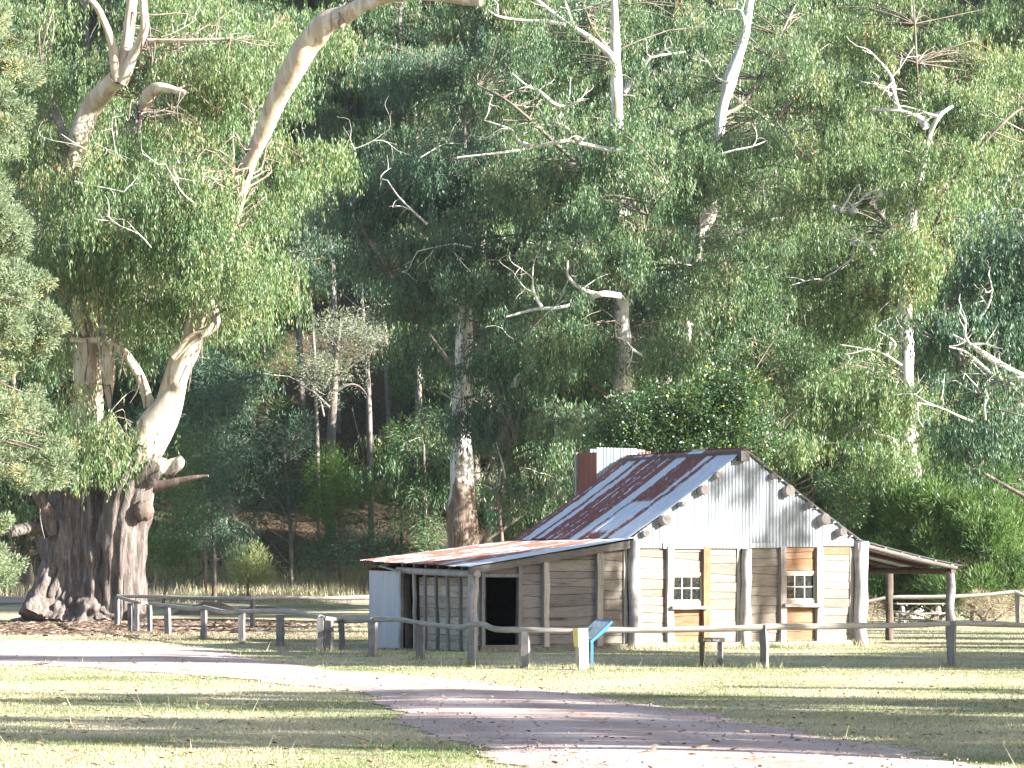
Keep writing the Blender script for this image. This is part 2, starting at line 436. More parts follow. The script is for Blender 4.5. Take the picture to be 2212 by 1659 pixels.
# ------------------------------------------------------------------ ground
def groundmat():
    m, nt, b, out = newmat('ground_cover')
    gm = nd(nt, 'ShaderNodeNewGeometry'); pos = gm.outputs['Position']
    mp = nd(nt, 'ShaderNodeMapping'); mp.inputs['Scale'].default_value = (1, .8, 1); nt.links.new(pos, mp.inputs[0])
    p = mp.outputs[0]
    n1 = noise(nt, p, .33, 4, .6, .4)
    n2 = noise(nt, p, 5, 5, .7)
    n3 = noise(nt, p, 40, 3, .7)
    f = math_(nt, 'ADD', math_(nt, 'MULTIPLY', n1, .75), math_(nt, 'MULTIPLY', n2, .25))
    grass = ramp(nt, f, [(.32, (.12, .165, .068)), (.40, (.20, .215, .11)), (.48, (.30, .28, .18)), (.62, (.38, .33, .245))])
    sp = nd(nt, 'ShaderNodeSeparateXYZ'); nt.links.new(pos, sp.inputs[0])
    # brown bark and leaf litter round the old tree, and on the hillside
    def ell(cx, cy, rx, ry):
        a = math_(nt, 'POWER', math_(nt, 'DIVIDE', math_(nt, 'SUBTRACT', sp.outputs[0], cx), rx), 2)
        c = math_(nt, 'POWER', math_(nt, 'DIVIDE', math_(nt, 'SUBTRACT', sp.outputs[1], cy), ry), 2)
        return math_(nt, 'ADD', math_(nt, 'ADD', a, c), math_(nt, 'MULTIPLY', math_(nt, 'SUBTRACT', n1, .5), 1.4))
    l1 = math_(nt, 'LESS_THAN', ell(-16.5, 113, 9.5, 17), 1)
    l2 = math_(nt, 'LESS_THAN', ell(-7, 93, 7, 8), 1)
    l3 = math_(nt, 'LESS_THAN', ell(-30, 170, 10, 9), 1)
    lit = math_(nt, 'MAXIMUM', math_(nt, 'MAXIMUM', l1, l2), l3)
    litter = ramp(nt, n2, [(.3, (.075, .05, .036)), (.55, (.15, .105, .075)), (.75, (.27, .20, .145))])
    c = mix(nt, lit, grass, litter)
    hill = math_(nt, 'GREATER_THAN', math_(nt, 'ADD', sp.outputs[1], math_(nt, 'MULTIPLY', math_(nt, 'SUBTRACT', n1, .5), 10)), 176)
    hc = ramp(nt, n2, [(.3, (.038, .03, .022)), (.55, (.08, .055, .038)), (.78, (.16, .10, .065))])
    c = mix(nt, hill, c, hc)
    c = mix(nt, 1.0, c, ramp(nt, n3, [(.3, .7), (.7, 1.2)]), 'MULTIPLY')
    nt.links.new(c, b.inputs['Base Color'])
    b.inputs['Roughness'].default_value = .95; b.inputs['Specular IOR Level'].default_value = .1
    bump(nt, b, n3, .8, .03)
    return m
GROUND = groundmat()

def grid(name, xs, ys, mat, lift=0.0, fn=zt):
    mb = MB()
    Xg, Yg = np.meshgrid(xs, ys)
    Z = fn(Xg, Yg) + lift
    V = np.stack([Xg, Yg, Z], -1).reshape(-1, 3)
    nx = len(xs); i = np.arange(len(ys) - 1)[:, None] * nx; j = np.arange(nx - 1)[None]
    Fq = np.stack([i + j, i + j + 1, i + nx + j + 1, i + nx + j], -1).reshape(-1, 4)
    mb.add(V, Fq)
    return mb.build(name, mat, smooth=True)
xs = np.concatenate([np.linspace(-220, -60, 17)[:-1], np.linspace(-60, 60, 81), np.linspace(60, 220, 17)[1:]])
ys = np.concatenate([np.linspace(-120, 0, 10)[:-1], np.linspace(0, 130, 40)[:-1], np.linspace(130, 300, 86)[:-1], np.linspace(300, 420, 20)])
tag(grid('ground', xs, ys, GROUND), kind='structure')

# gravel road: one sheet lying on the ground, ragged edges
def gravelmat():
    m, nt, b, out = newmat('pale_gravel')
    gm = nd(nt, 'ShaderNodeNewGeometry'); p = gm.outputs['Position']
    n1 = noise(nt, p, .5, 4, .6); n2 = noise(nt, p, 22, 5, .75)
    at = nd(nt, 'ShaderNodeAttribute', attribute_name='rnd')
    c = ramp(nt, math_(nt, 'MULTIPLY_ADD', at.outputs['Fac'], .5, math_(nt, 'MULTIPLY', n1, .6)), [(.3, (.30, .22, .19)), (.6, (.41, .315, .28)), (.8, (.48, .395, .355))])
    c = mix(nt, 1.0, c, ramp(nt, n2, [(.25, .55), (.5, 1.0), (.75, 1.25)]), 'MULTIPLY')
    vo = nd(nt, 'ShaderNodeTexVoronoi', i_Scale=11.0); nt.links.new(p, vo.inputs['Vector'])
    sp2 = ramp(nt, vo.outputs['Distance'], [(.10, .8), (.17, 0)])
    c = mix(nt, sp2, c, (.13, .10, .095))
    nt.links.new(c, b.inputs['Base Color']); b.inputs['Roughness'].default_value = .95
    bump(nt, b, n2, .7, .03)
    return m
GRAVEL = gravelmat()
ROAD_L = [(1250, 1700), (1110, 1659), (1015, 1612), (880, 1572), (850, 1535), (770, 1496), (640, 1482), (480, 1464), (300, 1452), (120, 1440), (-60, 1436), (-500, 1425)]
ROAD_R = [(2500, 1700), (2140, 1659), (1890, 1612), (1660, 1572), (1480, 1535), (1180, 1493), (960, 1468), (760, 1452), (560, 1426), (420, 1398), (120, 1385), (-300, 1375)]
def road_pts(L):
    return np.array([[(u - 1106) * gd(v) / F, gd(v)] for u, v in L])
def dense(P, k):
    Q, _ = smooth_path(np.c_[P, np.zeros(len(P))], np.zeros(len(P)), k)
    return Q[:, :2]
rl = dense(road_pts(ROAD_L), 26); rr_ = dense(road_pts(ROAD_R), 26)
rngr = np.random.default_rng(5)
def ragged(P, rng, amp):
    n = len(P); t = np.arange(n)
    d = sum(rng.uniform(.3, 1) / (1 + .35 * q) * np.sin(t * (.25 + .35 * q) + rng.uniform(0, 6)) for q in range(7))
    T = np.gradient(P, axis=0); T /= np.linalg.norm(T, axis=1)[:, None]
    return P + np.stack([-T[:, 1], T[:, 0]], 1) * (d * amp)[:, None]
rlx = ragged(rl, rngr, .12); rrx = ragged(rr_, rngr, .12)
mb = MB(); nC = 40
tt = np.linspace(0, 1, nC)
G = rlx[:, None] * (1 - tt[None, :, None]) + rrx[:, None] * tt[None, :, None]
Z = .012 + .05 * (np.sin(np.pi * tt) ** .7)[None] + 0 * G[..., 0] + zt(G[..., 0], G[..., 1])
V = np.concatenate([G, Z[..., None]], -1).reshape(-1, 3)
i = np.arange(len(G) - 1)[:, None] * nC; j = np.arange(nC - 1)[None]
rut = .5 + .22 * (np.cos((tt[:-1] - .3) * 2 * np.pi / .42)) * (np.abs(tt[:-1] - .5) < .42)
mb.add(V, np.stack([i + j, i + j + 1, i + nC + j + 1, i + nC + j], -1).reshape(-1, 4), np.tile(rut, len(G) - 1) + np.repeat(rngr.normal(0, .03, len(G) - 1), nC - 1))
tag(mb.build('gravel_road', GRAVEL, smooth=True), kind='structure')
# the same road passing behind the old tree
mb = MB(); xx = np.linspace(-60, -24.5, 30); yy = np.linspace(150, 158, 5)
Xg, Yg = np.meshgrid(xx, yy); Yg = Yg + .6 * np.sin(Xg * .7)
V = np.stack([Xg, Yg, zt(Xg, Yg) + .03], -1).reshape(-1, 3)
i = np.arange(4)[:, None] * 30; j = np.arange(29)[None]
mb.add(V, np.stack([i + j, i + j + 1, i + 30 + j + 1, i + 30 + j], -1).reshape(-1, 4))
tag(mb.build('far_track', GRAVEL, smooth=True), kind='structure')

def in_road(X, Y):
    a = np.interp(Y, rlx[:, 1], rlx[:, 0]); b = np.interp(Y, rrx[:, 1], rrx[:, 0])
    return (X > a) & (X < b) & (Y < 95)
# np.interp wants ascending Y
_o = np.argsort(rlx[:, 1]); RLS = rlx[_o]; _o = np.argsort(rrx[:, 1]); RRS = rrx[_o]
def in_road(X, Y, pad=0.0):
    a = np.interp(Y, RLS[:, 1], RLS[:, 0]); b = np.interp(Y, RRS[:, 1], RRS[:, 0])
    return (X > a + pad) & (X < b - pad)

# mown grass blades
def vnoise(X, Y, s, seed):
    r = np.random.default_rng(seed); out = 0
    for q in range(6):
        a = r.uniform(0, 6.3); k = s * (1 + .6 * q)
        out = out + np.sin(X * k * np.cos(a) + Y * k * np.sin(a) + r.uniform(0, 6.3)) / (1 + .4 * q)
    return out / 2.6
def blades(n, y0, y1, hmin, hmax, w, rng, keepfn, wid=.185):
    Y = y0 * (y1 / y0) ** rng.uniform(0, 1, n)
    X = rng.uniform(-1, 1, n) * wid * Y
    k = keepfn(X, Y); X = X[k]; Y = Y[k]; n = len(X)
    Z = zt(X, Y)
    h = rng.uniform(hmin, hmax, n) * (1 + .5 * np.clip(vnoise(X, Y, 1.1, 3), -.6, 1))
    a = rng.uniform(0, 6.3, n); lean = rng.normal(0, .45, (n, 2)) * h[:, None]
    s = np.stack([np.cos(a), np.sin(a), 0 * a], 1) * (w * rng.uniform(.6, 1.3, n) * (Y / 45) ** .5)[:, None]
    P = np.stack([X, Y, Z], 1)
    tip = P + np.stack([lean[:, 0], lean[:, 1], h], 1)
    V = np.stack([P - s, P + s, tip], 1).reshape(-1, 3)
    return V, np.arange(3 * n).reshape(-1, 3), X, Y
GRASS = leafmat('grass_blade', [(0, (.095, .145, .052)), (.3, (.17, .20, .09)), (.55, (.33, .31, .19)), (1, (.46, .41, .30))], .3, .7, .1, tcol=(1.1, 1.15, .7))
rg = np.random.default_rng(11)
mb = MB()
def lawn_keep(X, Y):
    pad = .12 + .30 * vnoise(X, Y, 1.6, 77) + .12 * vnoise(X, Y, 6, 78)
    k = ~in_road(X, Y, pad) | (rg.uniform(0, 1, len(X)) < .012)
    # bare worn ground near the old tree and in front of the doorway
    k &= ((X + 16) / 9) ** 2 + ((Y - 113) / 16) ** 2 > rg.uniform(.6, 1.4, len(X))
    k &= ~(((X - 0.5) / 2.2) ** 2 + ((Y - 73.2) / 1.2) ** 2 < 1)
    return k
V, Fc, X, Y = blades(330000, 27, 132, .015, .042, .007, rg, lawn_keep)
g = np.clip(.66 + .55 * vnoise(X, Y, .42, 21) + .18 * vnoise(X, Y, 1.7, 8) + rg.normal(0, .14, len(X)), 0, 1)
# greener along the edge of the road
mb.add(V, Fc, g)
tag(mb.build('grass', GRASS), kind='stuff')
mb = MB()
V, Fc, X, Y = blades(900, 28, 120, .12, .28, .006, rg, lambda X, Y: ~in_road(X, Y, .0))
mb.add(V, Fc, np.full(len(X), .85))
n2 = 2600
Xf = rg.uniform(0, 12.6, n2); sF = Xf; Xw = -.99 + .866 * sF + .5 * rg.uniform(.05, .5, n2); Yw = 74.2 + .5 * sF - .866 * rg.uniform(.05, .5, n2)
h = rg.uniform(.06, .26, n2) * (.5 + .5 * (Xf > 4)); a = rg.uniform(0, 6.3, n2); s = np.stack([np.cos(a), np.sin(a), 0 * a], 1) * .008
P = np.stack([Xw, Yw, 0 * Xw], 1); tip = P + np.stack([rg.normal(0, .06, n2), rg.normal(0, .06, n2), h], 1)
mb.add(np.stack([P - s, P + s, tip], 1).reshape(-1, 3), np.arange(3 * n2).reshape(-1, 3), rg.uniform(.5, 1, n2))
for (pu, pv) in ((2055, 1440), (1652, 1443), (1257, 1447), (1135, 1443), (1020, 1436), (908, 1425), (804, 1419), (739, 1403), (711, 1407), (693, 1407), (605, 1396), (522, 1390), (440, 1381), (1517, 1440), (1556, 1440), (1279, 1446)):
    D = gd(pv); x = (pu - 1106) * D / F; n3 = 110
    P = np.stack([x + rg.normal(0, .17, n3), D + rg.normal(0, .17, n3), np.zeros(n3)], 1); a = rg.uniform(0, 6.3, n3); s3 = np.stack([np.cos(a), np.sin(a), 0 * a], 1) * .009
    tip = P + np.stack([rg.normal(0, .04, n3), rg.normal(0, .04, n3), rg.uniform(.05, .17, n3)], 1)
    mb.add(np.stack([P - s3, P + s3, tip], 1).reshape(-1, 3), np.arange(3 * n3).reshape(-1, 3), rg.uniform(.2, .9, n3))
tag(mb.build('tall_dry_stalks', GRASS), kind='stuff')
# tall dry grass on the bank behind the rail fence
mb = MB()
n = 42000
X = rg.uniform(-34, 26, n); Y = rg.uniform(150, 178, n)
k = vnoise(X, Y, .5, 4) + rg.normal(0, .3, n) > -.25
k &= ~((X < -22) & (Y < 160)); X = X[k]; Y = Y[k]; n = len(X)
h = rg.uniform(.3, .95, n) * np.clip((Y - 148) / 16, .25, 1); a = rg.uniform(0, 6.3, n)
s = np.stack([np.cos(a), np.sin(a), 0 * a], 1) * .028
P = np.stack([X, Y, zt(X, Y)], 1); tip = P + np.stack([rg.normal(0, .16, n), rg.normal(0, .16, n), h], 1)
mb.add(np.stack([P - s, P + s, tip], 1).reshape(-1, 3), np.arange(3 * n).reshape(-1, 3), np.clip(rg.normal(.8, .15, n), 0, 1))
tag(mb.build('dry_bank_grass', GRASS), kind='stuff')
# loose stones on the road
mb = MB(); n = 15000
Y = 28 * (95 / 28) ** rg.uniform(0, 1, n); X = rg.uniform(-.2, .2, n) * Y
k = in_road(X, Y, -.15); X = X[k]; Y = Y[k]; n = len(X)
r = rg.gamma(1.6, .0035, n) + .004
O = np.array([[1, 0, 0], [0, 1, 0], [-1, 0, 0], [0, -1, 0], [0, 0, .8], [0, 0, -.8]])
OF = np.array([[0, 1, 4], [1, 2, 4], [2, 3, 4], [3, 0, 4], [1, 0, 5], [2, 1, 5], [3, 2, 5], [0, 3, 5]])
V = np.stack([X, Y, zt(X, Y) + .045 + r * .3], 1)[:, None] + O[None] * r[:, None, None] * rg.uniform(.7, 1.3, (n, 6, 1))
mb.add(V.reshape(-1, 3), (OF[None] + 6 * np.arange(n)[:, None, None]).reshape(-1, 3), np.repeat(rg.uniform(0, 1, n), 8))
tag(mb.build('road_stones', woodmat('stone', [(.2, (.12, .10, .10)), (.6, (.30, .25, .23)), (.9, (.5, .44, .4))], grain=(9, 9, 9))), kind='stuff')
# leaves and twigs fallen on the lawn and road
mb = MB(); n = 3800
Y = 28 * (110 / 28) ** rg.uniform(0, 1, n); X = rg.uniform(-.19, .19, n) * Y
a = rg.uniform(0, 6.3, n); L = rg.uniform(.05, .13, n) * np.where(rg.uniform(0, 1, n) < .05, 3.5, 1); wd = np.where(L > .2, .012, .018)
d = np.stack([np.cos(a), np.sin(a), rg.normal(0, .15, n)], 1); sd = np.stack([-np.sin(a), np.cos(a), rg.normal(0, .4, n)], 1) * wd[:, None]
P = np.stack([X, Y, zt(X, Y) + np.where(in_road(X, Y, 0), .075, .04)], 1)
mb.add(np.stack([P - d * L[:, None] / 2, P + sd, P + d * L[:, None] / 2, P - sd], 1).reshape(-1, 3), np.arange(4 * n).reshape(-1, 4), rg.uniform(0, 1, n))
tag(mb.build('fallen_leaves', woodmat('fallen_leaf', [(.2, (.14, .085, .05)), (.55, (.28, .18, .11)), (.85, (.42, .33, .22))], grain=(5, 5, 5))), kind='stuff')
# fallen bark strips round the old tree
mb = MB(); n = 5200
X = rg.normal(-15.5, 5.0, n); Y = rg.normal(112, 9, n)
k = (Y < 126) & (~in_road(X, Y, -.5)); X = X[k]; Y = Y[k]; n = len(X)
a = rg.uniform(0, 6.3, n); L = rg.uniform(.1, .5, n); wd = rg.uniform(.015, .05, n)
d = np.stack([np.cos(a), np.sin(a), rg.normal(0, .12, n)], 1); s = np.stack([-np.sin(a), np.cos(a), rg.normal(0, .4, n)], 1) * wd[:, None]
P = np.stack([X, Y, zt(X, Y) + .03], 1)
V = np.stack([P - d * L[:, None] / 2, P + s, P + d * L[:, None] / 2, P - s], 1).reshape(-1, 3)
mb.add(V, np.arange(4 * n).reshape(-1, 4), rg.uniform(0, 1, n))
tag(mb.build('bark_litter', woodmat('litter', [(.2, (.09, .06, .045)), (.55, (.2, .14, .10)), (.85, (.38, .29, .22))], grain=(5, 5, 5))), kind='stuff')

# ------------------------------------------------------------------ trees
def leaf_quads(rng, P, d, L, w):
    n = len(P)
    a = rng.uniform(0, 6.283, n)
    rv = np.stack([np.cos(a), np.sin(a), rng.normal(0, .35, n)], 1)
    s = np.cross(d, rv); s /= np.linalg.norm(s, axis=1)[:, None] + 1e-9
    s *= (w / 2)[:, None]
    mid = P + d * (L * .45)[:, None]
    return np.stack([P, mid + s, P + d * L[:, None], mid - s], 1).reshape(-1, 3), np.arange(4 * n).reshape(-1, 4)

def weeping(mb, rng, C, Rr, strands=22, per=9, L=(.17, .36), w=.055, hang=(.4, 1.2), tone=0.0, mi=0):
    """drooping gum foliage: strands of narrow leaves hanging from the dome of each leafy bough"""
    C = np.asarray(C); n = len(C)
    g = rng.normal(0, 1, (n, strands, 3)); g /= np.linalg.norm(g, axis=2)[..., None]
    g *= rng.uniform(.15, 1, (n, strands, 1)) ** .45
    g[..., 2] = np.abs(g[..., 2]) * .75 - .15
    sq = rng.uniform(.7, 1.3, (n, 1, 3))
    S = C[:, None] + g * sq * np.asarray(Rr)[:, None, None]
    S = S.reshape(-1, 3); m = len(S)
    hl = rng.uniform(*hang, m) * np.where(rng.uniform(0, 1, m) < .12, 1.6, 1)
    q = rng.uniform(0, 1, (m, per))
    sw = rng.normal(0, .12, (m, 2))
    P = S[:, None] + np.stack([sw[:, :1] * q, sw[:, 1:] * q, -hl[:, None] * q], -1) + rng.normal(0, .055, (m, per, 3))
    P = P.reshape(-1, 3); k = len(P)
    d = np.stack([rng.normal(0, .3, k), rng.normal(0, .3, k), -np.ones(k)], 1); d /= np.linalg.norm(d, axis=1)[:, None]
    V, Fq = leaf_quads(rng, P, d, rng.uniform(*L, k), w * rng.uniform(.7, 1.3, k))
    ct = np.repeat(rng.normal(0, .17, n), strands * per) + np.repeat(rng.normal(0, .07, m), per)
    mb.add(V, Fq, np.clip(rng.uniform(.05, .85, k) + ct + tone, 0, 1), mi)

def tufts(mb, rng, C, Rr, per=120, L=(.1, .2), w=.03, up=.3, flat=1.0, tone=0.0, out=1.0):
    """bushy foliage: short leaves pointing outward and up from each clump"""
    C = np.asarray(C); n = len(C)
    g = rng.normal(0, 1, (n, per, 3)); g /= np.linalg.norm(g, axis=2)[..., None]
    rad = rng.uniform(.2, 1, (n, per, 1)) ** .6
    P = C[:, None] + g * rad * np.asarray(Rr)[:, None, None] * np.array([1, 1, flat])
    d = g * out + np.array([0, 0, up]) + rng.normal(0, .35, g.shape)
    P = P.reshape(-1, 3); d = d.reshape(-1, 3); d /= np.linalg.norm(d, axis=1)[:, None]; k = len(P)
    V, Fq = leaf_quads(rng, P, d, rng.uniform(*L, k), w * rng.uniform(.7, 1.3, k))
    ct = np.repeat(rng.normal(0, .12, n), per)
    mb.add(V, Fq, np.clip(rng.uniform(.05, .92, k) + ct + tone, 0, 1))

def limbs_to(mb, rng, trunk, C, r0=.14, main=7, twig=.045, mi=0):
    """limbs from the trunk out to leafy clusters; trunk = (P, rad) densified"""
    C = np.asarray(C); P, rad = trunk
    if len(C) == 0: return
    idx = [int(rng.integers(len(C)))]
    dd = np.linalg.norm(C - C[idx[0]], axis=1)
    for _ in range(min(main, len(C)) - 1):
        j = int(np.argmax(dd)); idx.append(j); dd = np.minimum(dd, np.linalg.norm(C - C[j], axis=1))
    skel = [P]; srad = [rad]
    for j in idx:
        c = C[j]
        hz = np.linalg.norm(P[:, :2] - c[:2], axis=1)
        want = c[2] - .75 * hz
        i = int(np.argmin(np.abs(P[:, 2] - want) + .15 * hz + 3 * (P[:, 2] > c[2] + 1)))
        a = P[i]; dv = c - a; ln = np.linalg.norm(dv)
        if ln < .8: continue
        k1 = a + dv * .35 + np.array([0, 0, -.06 * ln]) + rng.normal(0, .05 * ln, 3)
        k2 = a + dv * .7 + np.array([0, 0, .03 * ln]) + rng.normal(0, .05 * ln, 3)
        ra = min(r0, rad[i] * .7)
        Q, qr = smooth_path([a, k1, k2, c], [ra, ra * .75, ra * .5, .03], 4)
        tube(mb, Q, qr, 6, 1, .15, rng=rng, cap=False, mi=mi)
        skel.append(Q); srad.append(qr)
    S = np.vstack(skel); SR = np.concatenate(srad)
    for c in C:
        d = np.linalg.norm(S - c, axis=1) + 2.5 * np.maximum(0, S[:, 2] - c[2])
        i = int(np.argmin(d)); a = S[i]; dv = c - a; ln = np.linalg.norm(dv)
        if ln < .4: continue
        k = a + dv * .5 + np.array([0, 0, .08 * ln]) + rng.normal(0, .08 * ln, 3)
        ra = min(twig, SR[i] * .8)
        tube(mb, [a, k, c], [ra, ra * .7, .012], 4, 2, cap=False, mi=mi)

def dead_twigs(mb, rng, p, d, ln, r, depth=2, mi=0):
    d = np.asarray(d, float); d /= np.linalg.norm(d)
    pts = [p]; q = np.array(p, float)
    for s in range(3):
        d = d + rng.normal(0, .28, 3); d /= np.linalg.norm(d)
        q = q + d * ln / 3; pts.append(q.copy())
    tube(mb, pts, np.linspace(r, r * .35, 4), 5, 2, .1, rng=rng, mi=mi)
    if depth:
        for s in (1, 2, 3):
            if rng.uniform() < .8:
                dead_twigs(mb, rng, pts[s], d + rng.normal(0, .8, 3), ln * rng.uniform(.35, .6), r * .5, depth - 1, mi)

def ell(rng, n, c, r):
    g = rng.normal(0, 1, (n, 3)); g /= np.linalg.norm(g, axis=1)[:, None]
    return np.asarray(c) + g * (rng.uniform(0, 1, (n, 1)) ** (1 / 2.4)) * np.asarray(r)

def boughs(rng, n, c, r, per=6, sh=.95, sv=.42):
    """leafy clusters gathered into separate boughs, so light and gaps show between them"""
    m = max(1, int(round(1.45 * n / per)))
    B = ell(rng, m, c, r)
    return np.vstack([b + rng.normal(0, 1, (per, 3)) * np.array([sh, sh, sv]) for b in B])

def blob_clusters(rng, blobs, depthk=.8, gather=True):
    out = []
    for (u, v, D, ru, rv, n) in blobs:
        k = D / F
        if gather: out.append(boughs(rng, n, W(u, v, D), (ru * k, ru * k * depthk, rv * k)))
        else: out.append(ell(rng, n, W(u, v, D), (ru * k, ru * k * depthk, rv * k)))
    return np.vstack(out)

def ground_at(u, D):
    x = (u - 1106) * D / F
    return np.array([x, D, float(zt(x, D))])

def hero(name, label, cat, seed, D, trunk, blobs, polylines=(), bark=None, leaf=None, strands=26, per=13, w=.046, dead=4, limb_r=.14, group=None, R0=(.9, 1.5), seg=14, main=7, leaf_parts=None, tone=0.0, deadbark=None):
    """a gum measured in the photo: trunk = [(u, v, r[, D])], crown = ellipsoids of leafy clusters"""
    rng = np.random.default_rng(seed)
    pts = [W(t[0], t[1], t[3] if len(t) > 3 else D) for t in trunk]
    rad = [t[2] for t in trunk]
    base = ground_at(trunk[0][0], trunk[0][3] if len(trunk[0]) > 3 else D)
    pts[0] = np.array([pts[0][0], pts[0][1], base[2] - .3])
    root = thing(name, label, cat, base, group=group)
    tb = MB()
    tube(tb, pts, rad, seg, 6, .10, rng=rng)
    TP, TR = smooth_path(pts, rad, 8)
    for pl in polylines:
        DD = pl[0]; rr = pl[1]; P = [W(u, v, DD) for u, v in pl[2]]
        for q in range(1, len(P)):
            P[q] = P[q] + np.array([rng.normal(0, .06), rng.normal(0, .25), rng.normal(0, .06)])
        tube(tb, P, np.linspace(rr[0], rr[1], len(P)) * .8, 8, 4, .22, rng=rng, mi=pl[3] if len(pl) > 3 else 0)
        if rr[0] < .2:
            for _ in range(3):
                q = P[rng.integers(1, len(P))]
                dead_twigs(tb, rng, q, np.array([rng.normal(0, 1), rng.normal(0, .4), rng.uniform(-.2, 1)]), rng.uniform(.8, 1.8), rr[1] * .8, 1)
    C = blob_clusters(rng, blobs)
    ride = []
    for pl in polylines:
        P = [W(u, v, pl[0]) for u, v in pl[2]]
        for q in range(1, len(P)):
            if rng.uniform() < .55: ride.append(P[q] + rng.normal(0, .35, 3) + np.array([0, -.35, .2]))
    limbs_to(tb, rng, (TP, TR), C, limb_r, main, mi=2)
    for _ in range(dead):
        c = C[rng.integers(len(C))]
        dead_twigs(tb, rng, c + np.array([0, -.9, 0]), (rng.normal(0, 1), -.4, rng.uniform(-.2, .9)), rng.uniform(1.5, 3.5), rng.uniform(.03, .07), 2, mi=3)
    tb.build('trunk', [bark or BARK_WHITE, BARK_DARK, BARK_TWIG, BARK_WHITE], root, True, base)
    cb = MB()
    weeping(cb, rng, C, rng.uniform(R0[0], R0[1], len(C)), strands, per, w=w, L=(.13, .29), tone=tone)
    if ride: weeping(cb, rng, np.array(ride), rng.uniform(.35, .7, len(ride)), 14, 12, w=w, L=(.13, .29), tone=tone)
    cb.build('crown', leaf or L_GUM, root, False, base)
    return root

# ---- the giant old gum
rng = np.random.default_rng(77)
DG = 126.0
gb = ground_at(185, DG)
giant = thing('ancient_gum_tree', 'massive old gum with flared rough base and several leaning pale stems', 'tree', gb)
tb = MB()
def gW(u, v, D=DG): return W(u, v, D)
tube(tb, [gW(188, 1352), gW(190, 1325), gW(194, 1285), gW(196, 1230), gW(192, 1150), gW(185, 1080), gW(180, 1000)], [2.75, 2.45, 2.12, 1.95, 1.85, 1.55, .95], 110, 9, .07, .10, rng=rng, crack=.035)
# right stem root, fluting into the base
tube(tb, [gW(262, 1345, 125), gW(262, 1250, 124.6), gW(265, 1150, 124.3), gW(285, 1060, 124), gW(308, 990, 124), gW(335, 940, 124)], [1.15, 1.0, 1.02, .92, .78, .5], 72, 9, .06, .08, rng=rng, crack=.035)
for (u, v, r) in ((78, 1325, .8), (125, 1336, .65), (215, 1338, .6), (298, 1325, .6)):
    tube(tb, [gW(u, v + 14, 124.2), gW(u + (190 - u) * .15, v - 30, 124.6), gW(u + (190 - u) * .3, v - 110, 125)], [r, r * .85, r * .45], 40, 6, .10, .1, rng=rng, crack=.05)
gtrunk = tb
def glimb(pts, rads, name='limb', mat=None, seg=16, D=DG, lump=.10, label=None):
    b = MB(); P = [W(p[0], p[1], p[2] if len(p) > 2 else D) for p in pts]
    tube(b, P, rads, seg, 6, lump, .03, rng=rng, capmi=1)
    b.build(name, [mat or BARK_GIANT, BARK_DARK], giant, True, gb, label)
    return smooth_path(P, rads, 6)
skel = []
skel.append(glimb([(178, 1060), (180, 960), (192, 850), (185, 720), (165, 560), (148, 430), (165, 320), (200, 230), (255, 165, 124)], [1.1, .75, .62, .55, .5, .46, .45, .42, .36], seg=20))
skel.append(glimb([(238, 890, 125), (232, 800, 125), (228, 700, 125.5), (240, 610, 126)], [.05, .30, .30, .16], seg=14))
skel.append(glimb([(255, 175, 124), (240, 90, 123.5), (215, 25, 123), (185, -15, 122)], [.26, .17, .14, .12]))
skel.append(glimb([(258, 170, 124), (275, 80, 124), (288, -30, 124)], [.30, .25, .22]))
skel.append(glimb([(262, 178, 124), (290, 120, 123.6), (312, 60, 123), (305, -20, 123)], [.28, .21, .18, .15]))
skel.append(glimb([(150, 330, 127), (120, 240, 128), (90, 150, 129)], [.2, .15, .1], mat=BARK_GREY))
# great leaning stem running out over the clearing
skel.append(glimb([(300, 1010, 124), (345, 925, 124), (388, 800, 123.5), (415, 730, 123), (450, 630, 122.5), (485, 530, 122), (515, 430, 121), (548, 330, 120), (595, 225, 119), (650, 120, 118), (690, 65, 117.5), (735, 35, 117), (800, 5, 116), (880, -14, 115), (960, -6, 114), (1040, 4, 113)],
     [.7, .62, .50, .44, .36, .31, .28, .29, .41, .50, .50, .38, .27, .24, .22, .17], seg=20, label='long pale leaning stem curving over at the top'))
glimb([(690, 75, 117.4), (725, 50, 117), (738, 48, 116.6)], [.30, .24, .2])
skel.append(glimb([(300, 950, 122.8), (330, 900, 122.4), (370, 855, 122.2), (388, 832, 122)], [.48, .42, .36, .30]))
skel.append(glimb([(322, 880, 122.6), (300, 810, 122.6), (262, 755, 122.6), (228, 735, 122.8), (152, 733, 123)], [.24, .2, .18, .17, .12]))
skel.append(glimb([(372, 770, 122.4), (410, 735, 122.2), (452, 712, 122), (466, 690, 122), (452, 645, 122), (425, 610, 122), (415, 560, 122)], [.22, .22, .2, .21, .15, .12, .08]))
glimb([(300, 1040, 123.6), (345, 1018, 123.2), (375, 1006, 123), (394, 990, 122.9)], [.5, .42, .34, .16], lump=.26, label='broken stub with a dark torn end')
glimb([(318, 1052, 124), (365, 1046, 123.7), (410, 1034, 123.4), (450, 1028, 123.2)], [.3, .2, .13, .05], mat=BARK_DARK)
glimb([(270, 1025, 123.8), (240, 1005, 123.4), (228, 1003, 123)], [.4, .36, .30])
skel.append(glimb([(120, 1150, 125), (95, 1090, 124.6), (72, 1045, 124.4), (60, 1000, 124)], [.35, .3, .27, .2]))
glimb([(105, 1150, 125.5), (70, 1140, 125), (20, 1150, 124)], [.3, .26, .22])
skel.append(glimb([(300, 240, 122.5), (322, 205, 122), (345, 190, 121.6), (400, 200, 121)], [.14, .3, .22, .1]))
skel.append(glimb([(320, 88, 122), (400, 88, 121.5), (500, 84, 121)], [.1, .08, .06]))
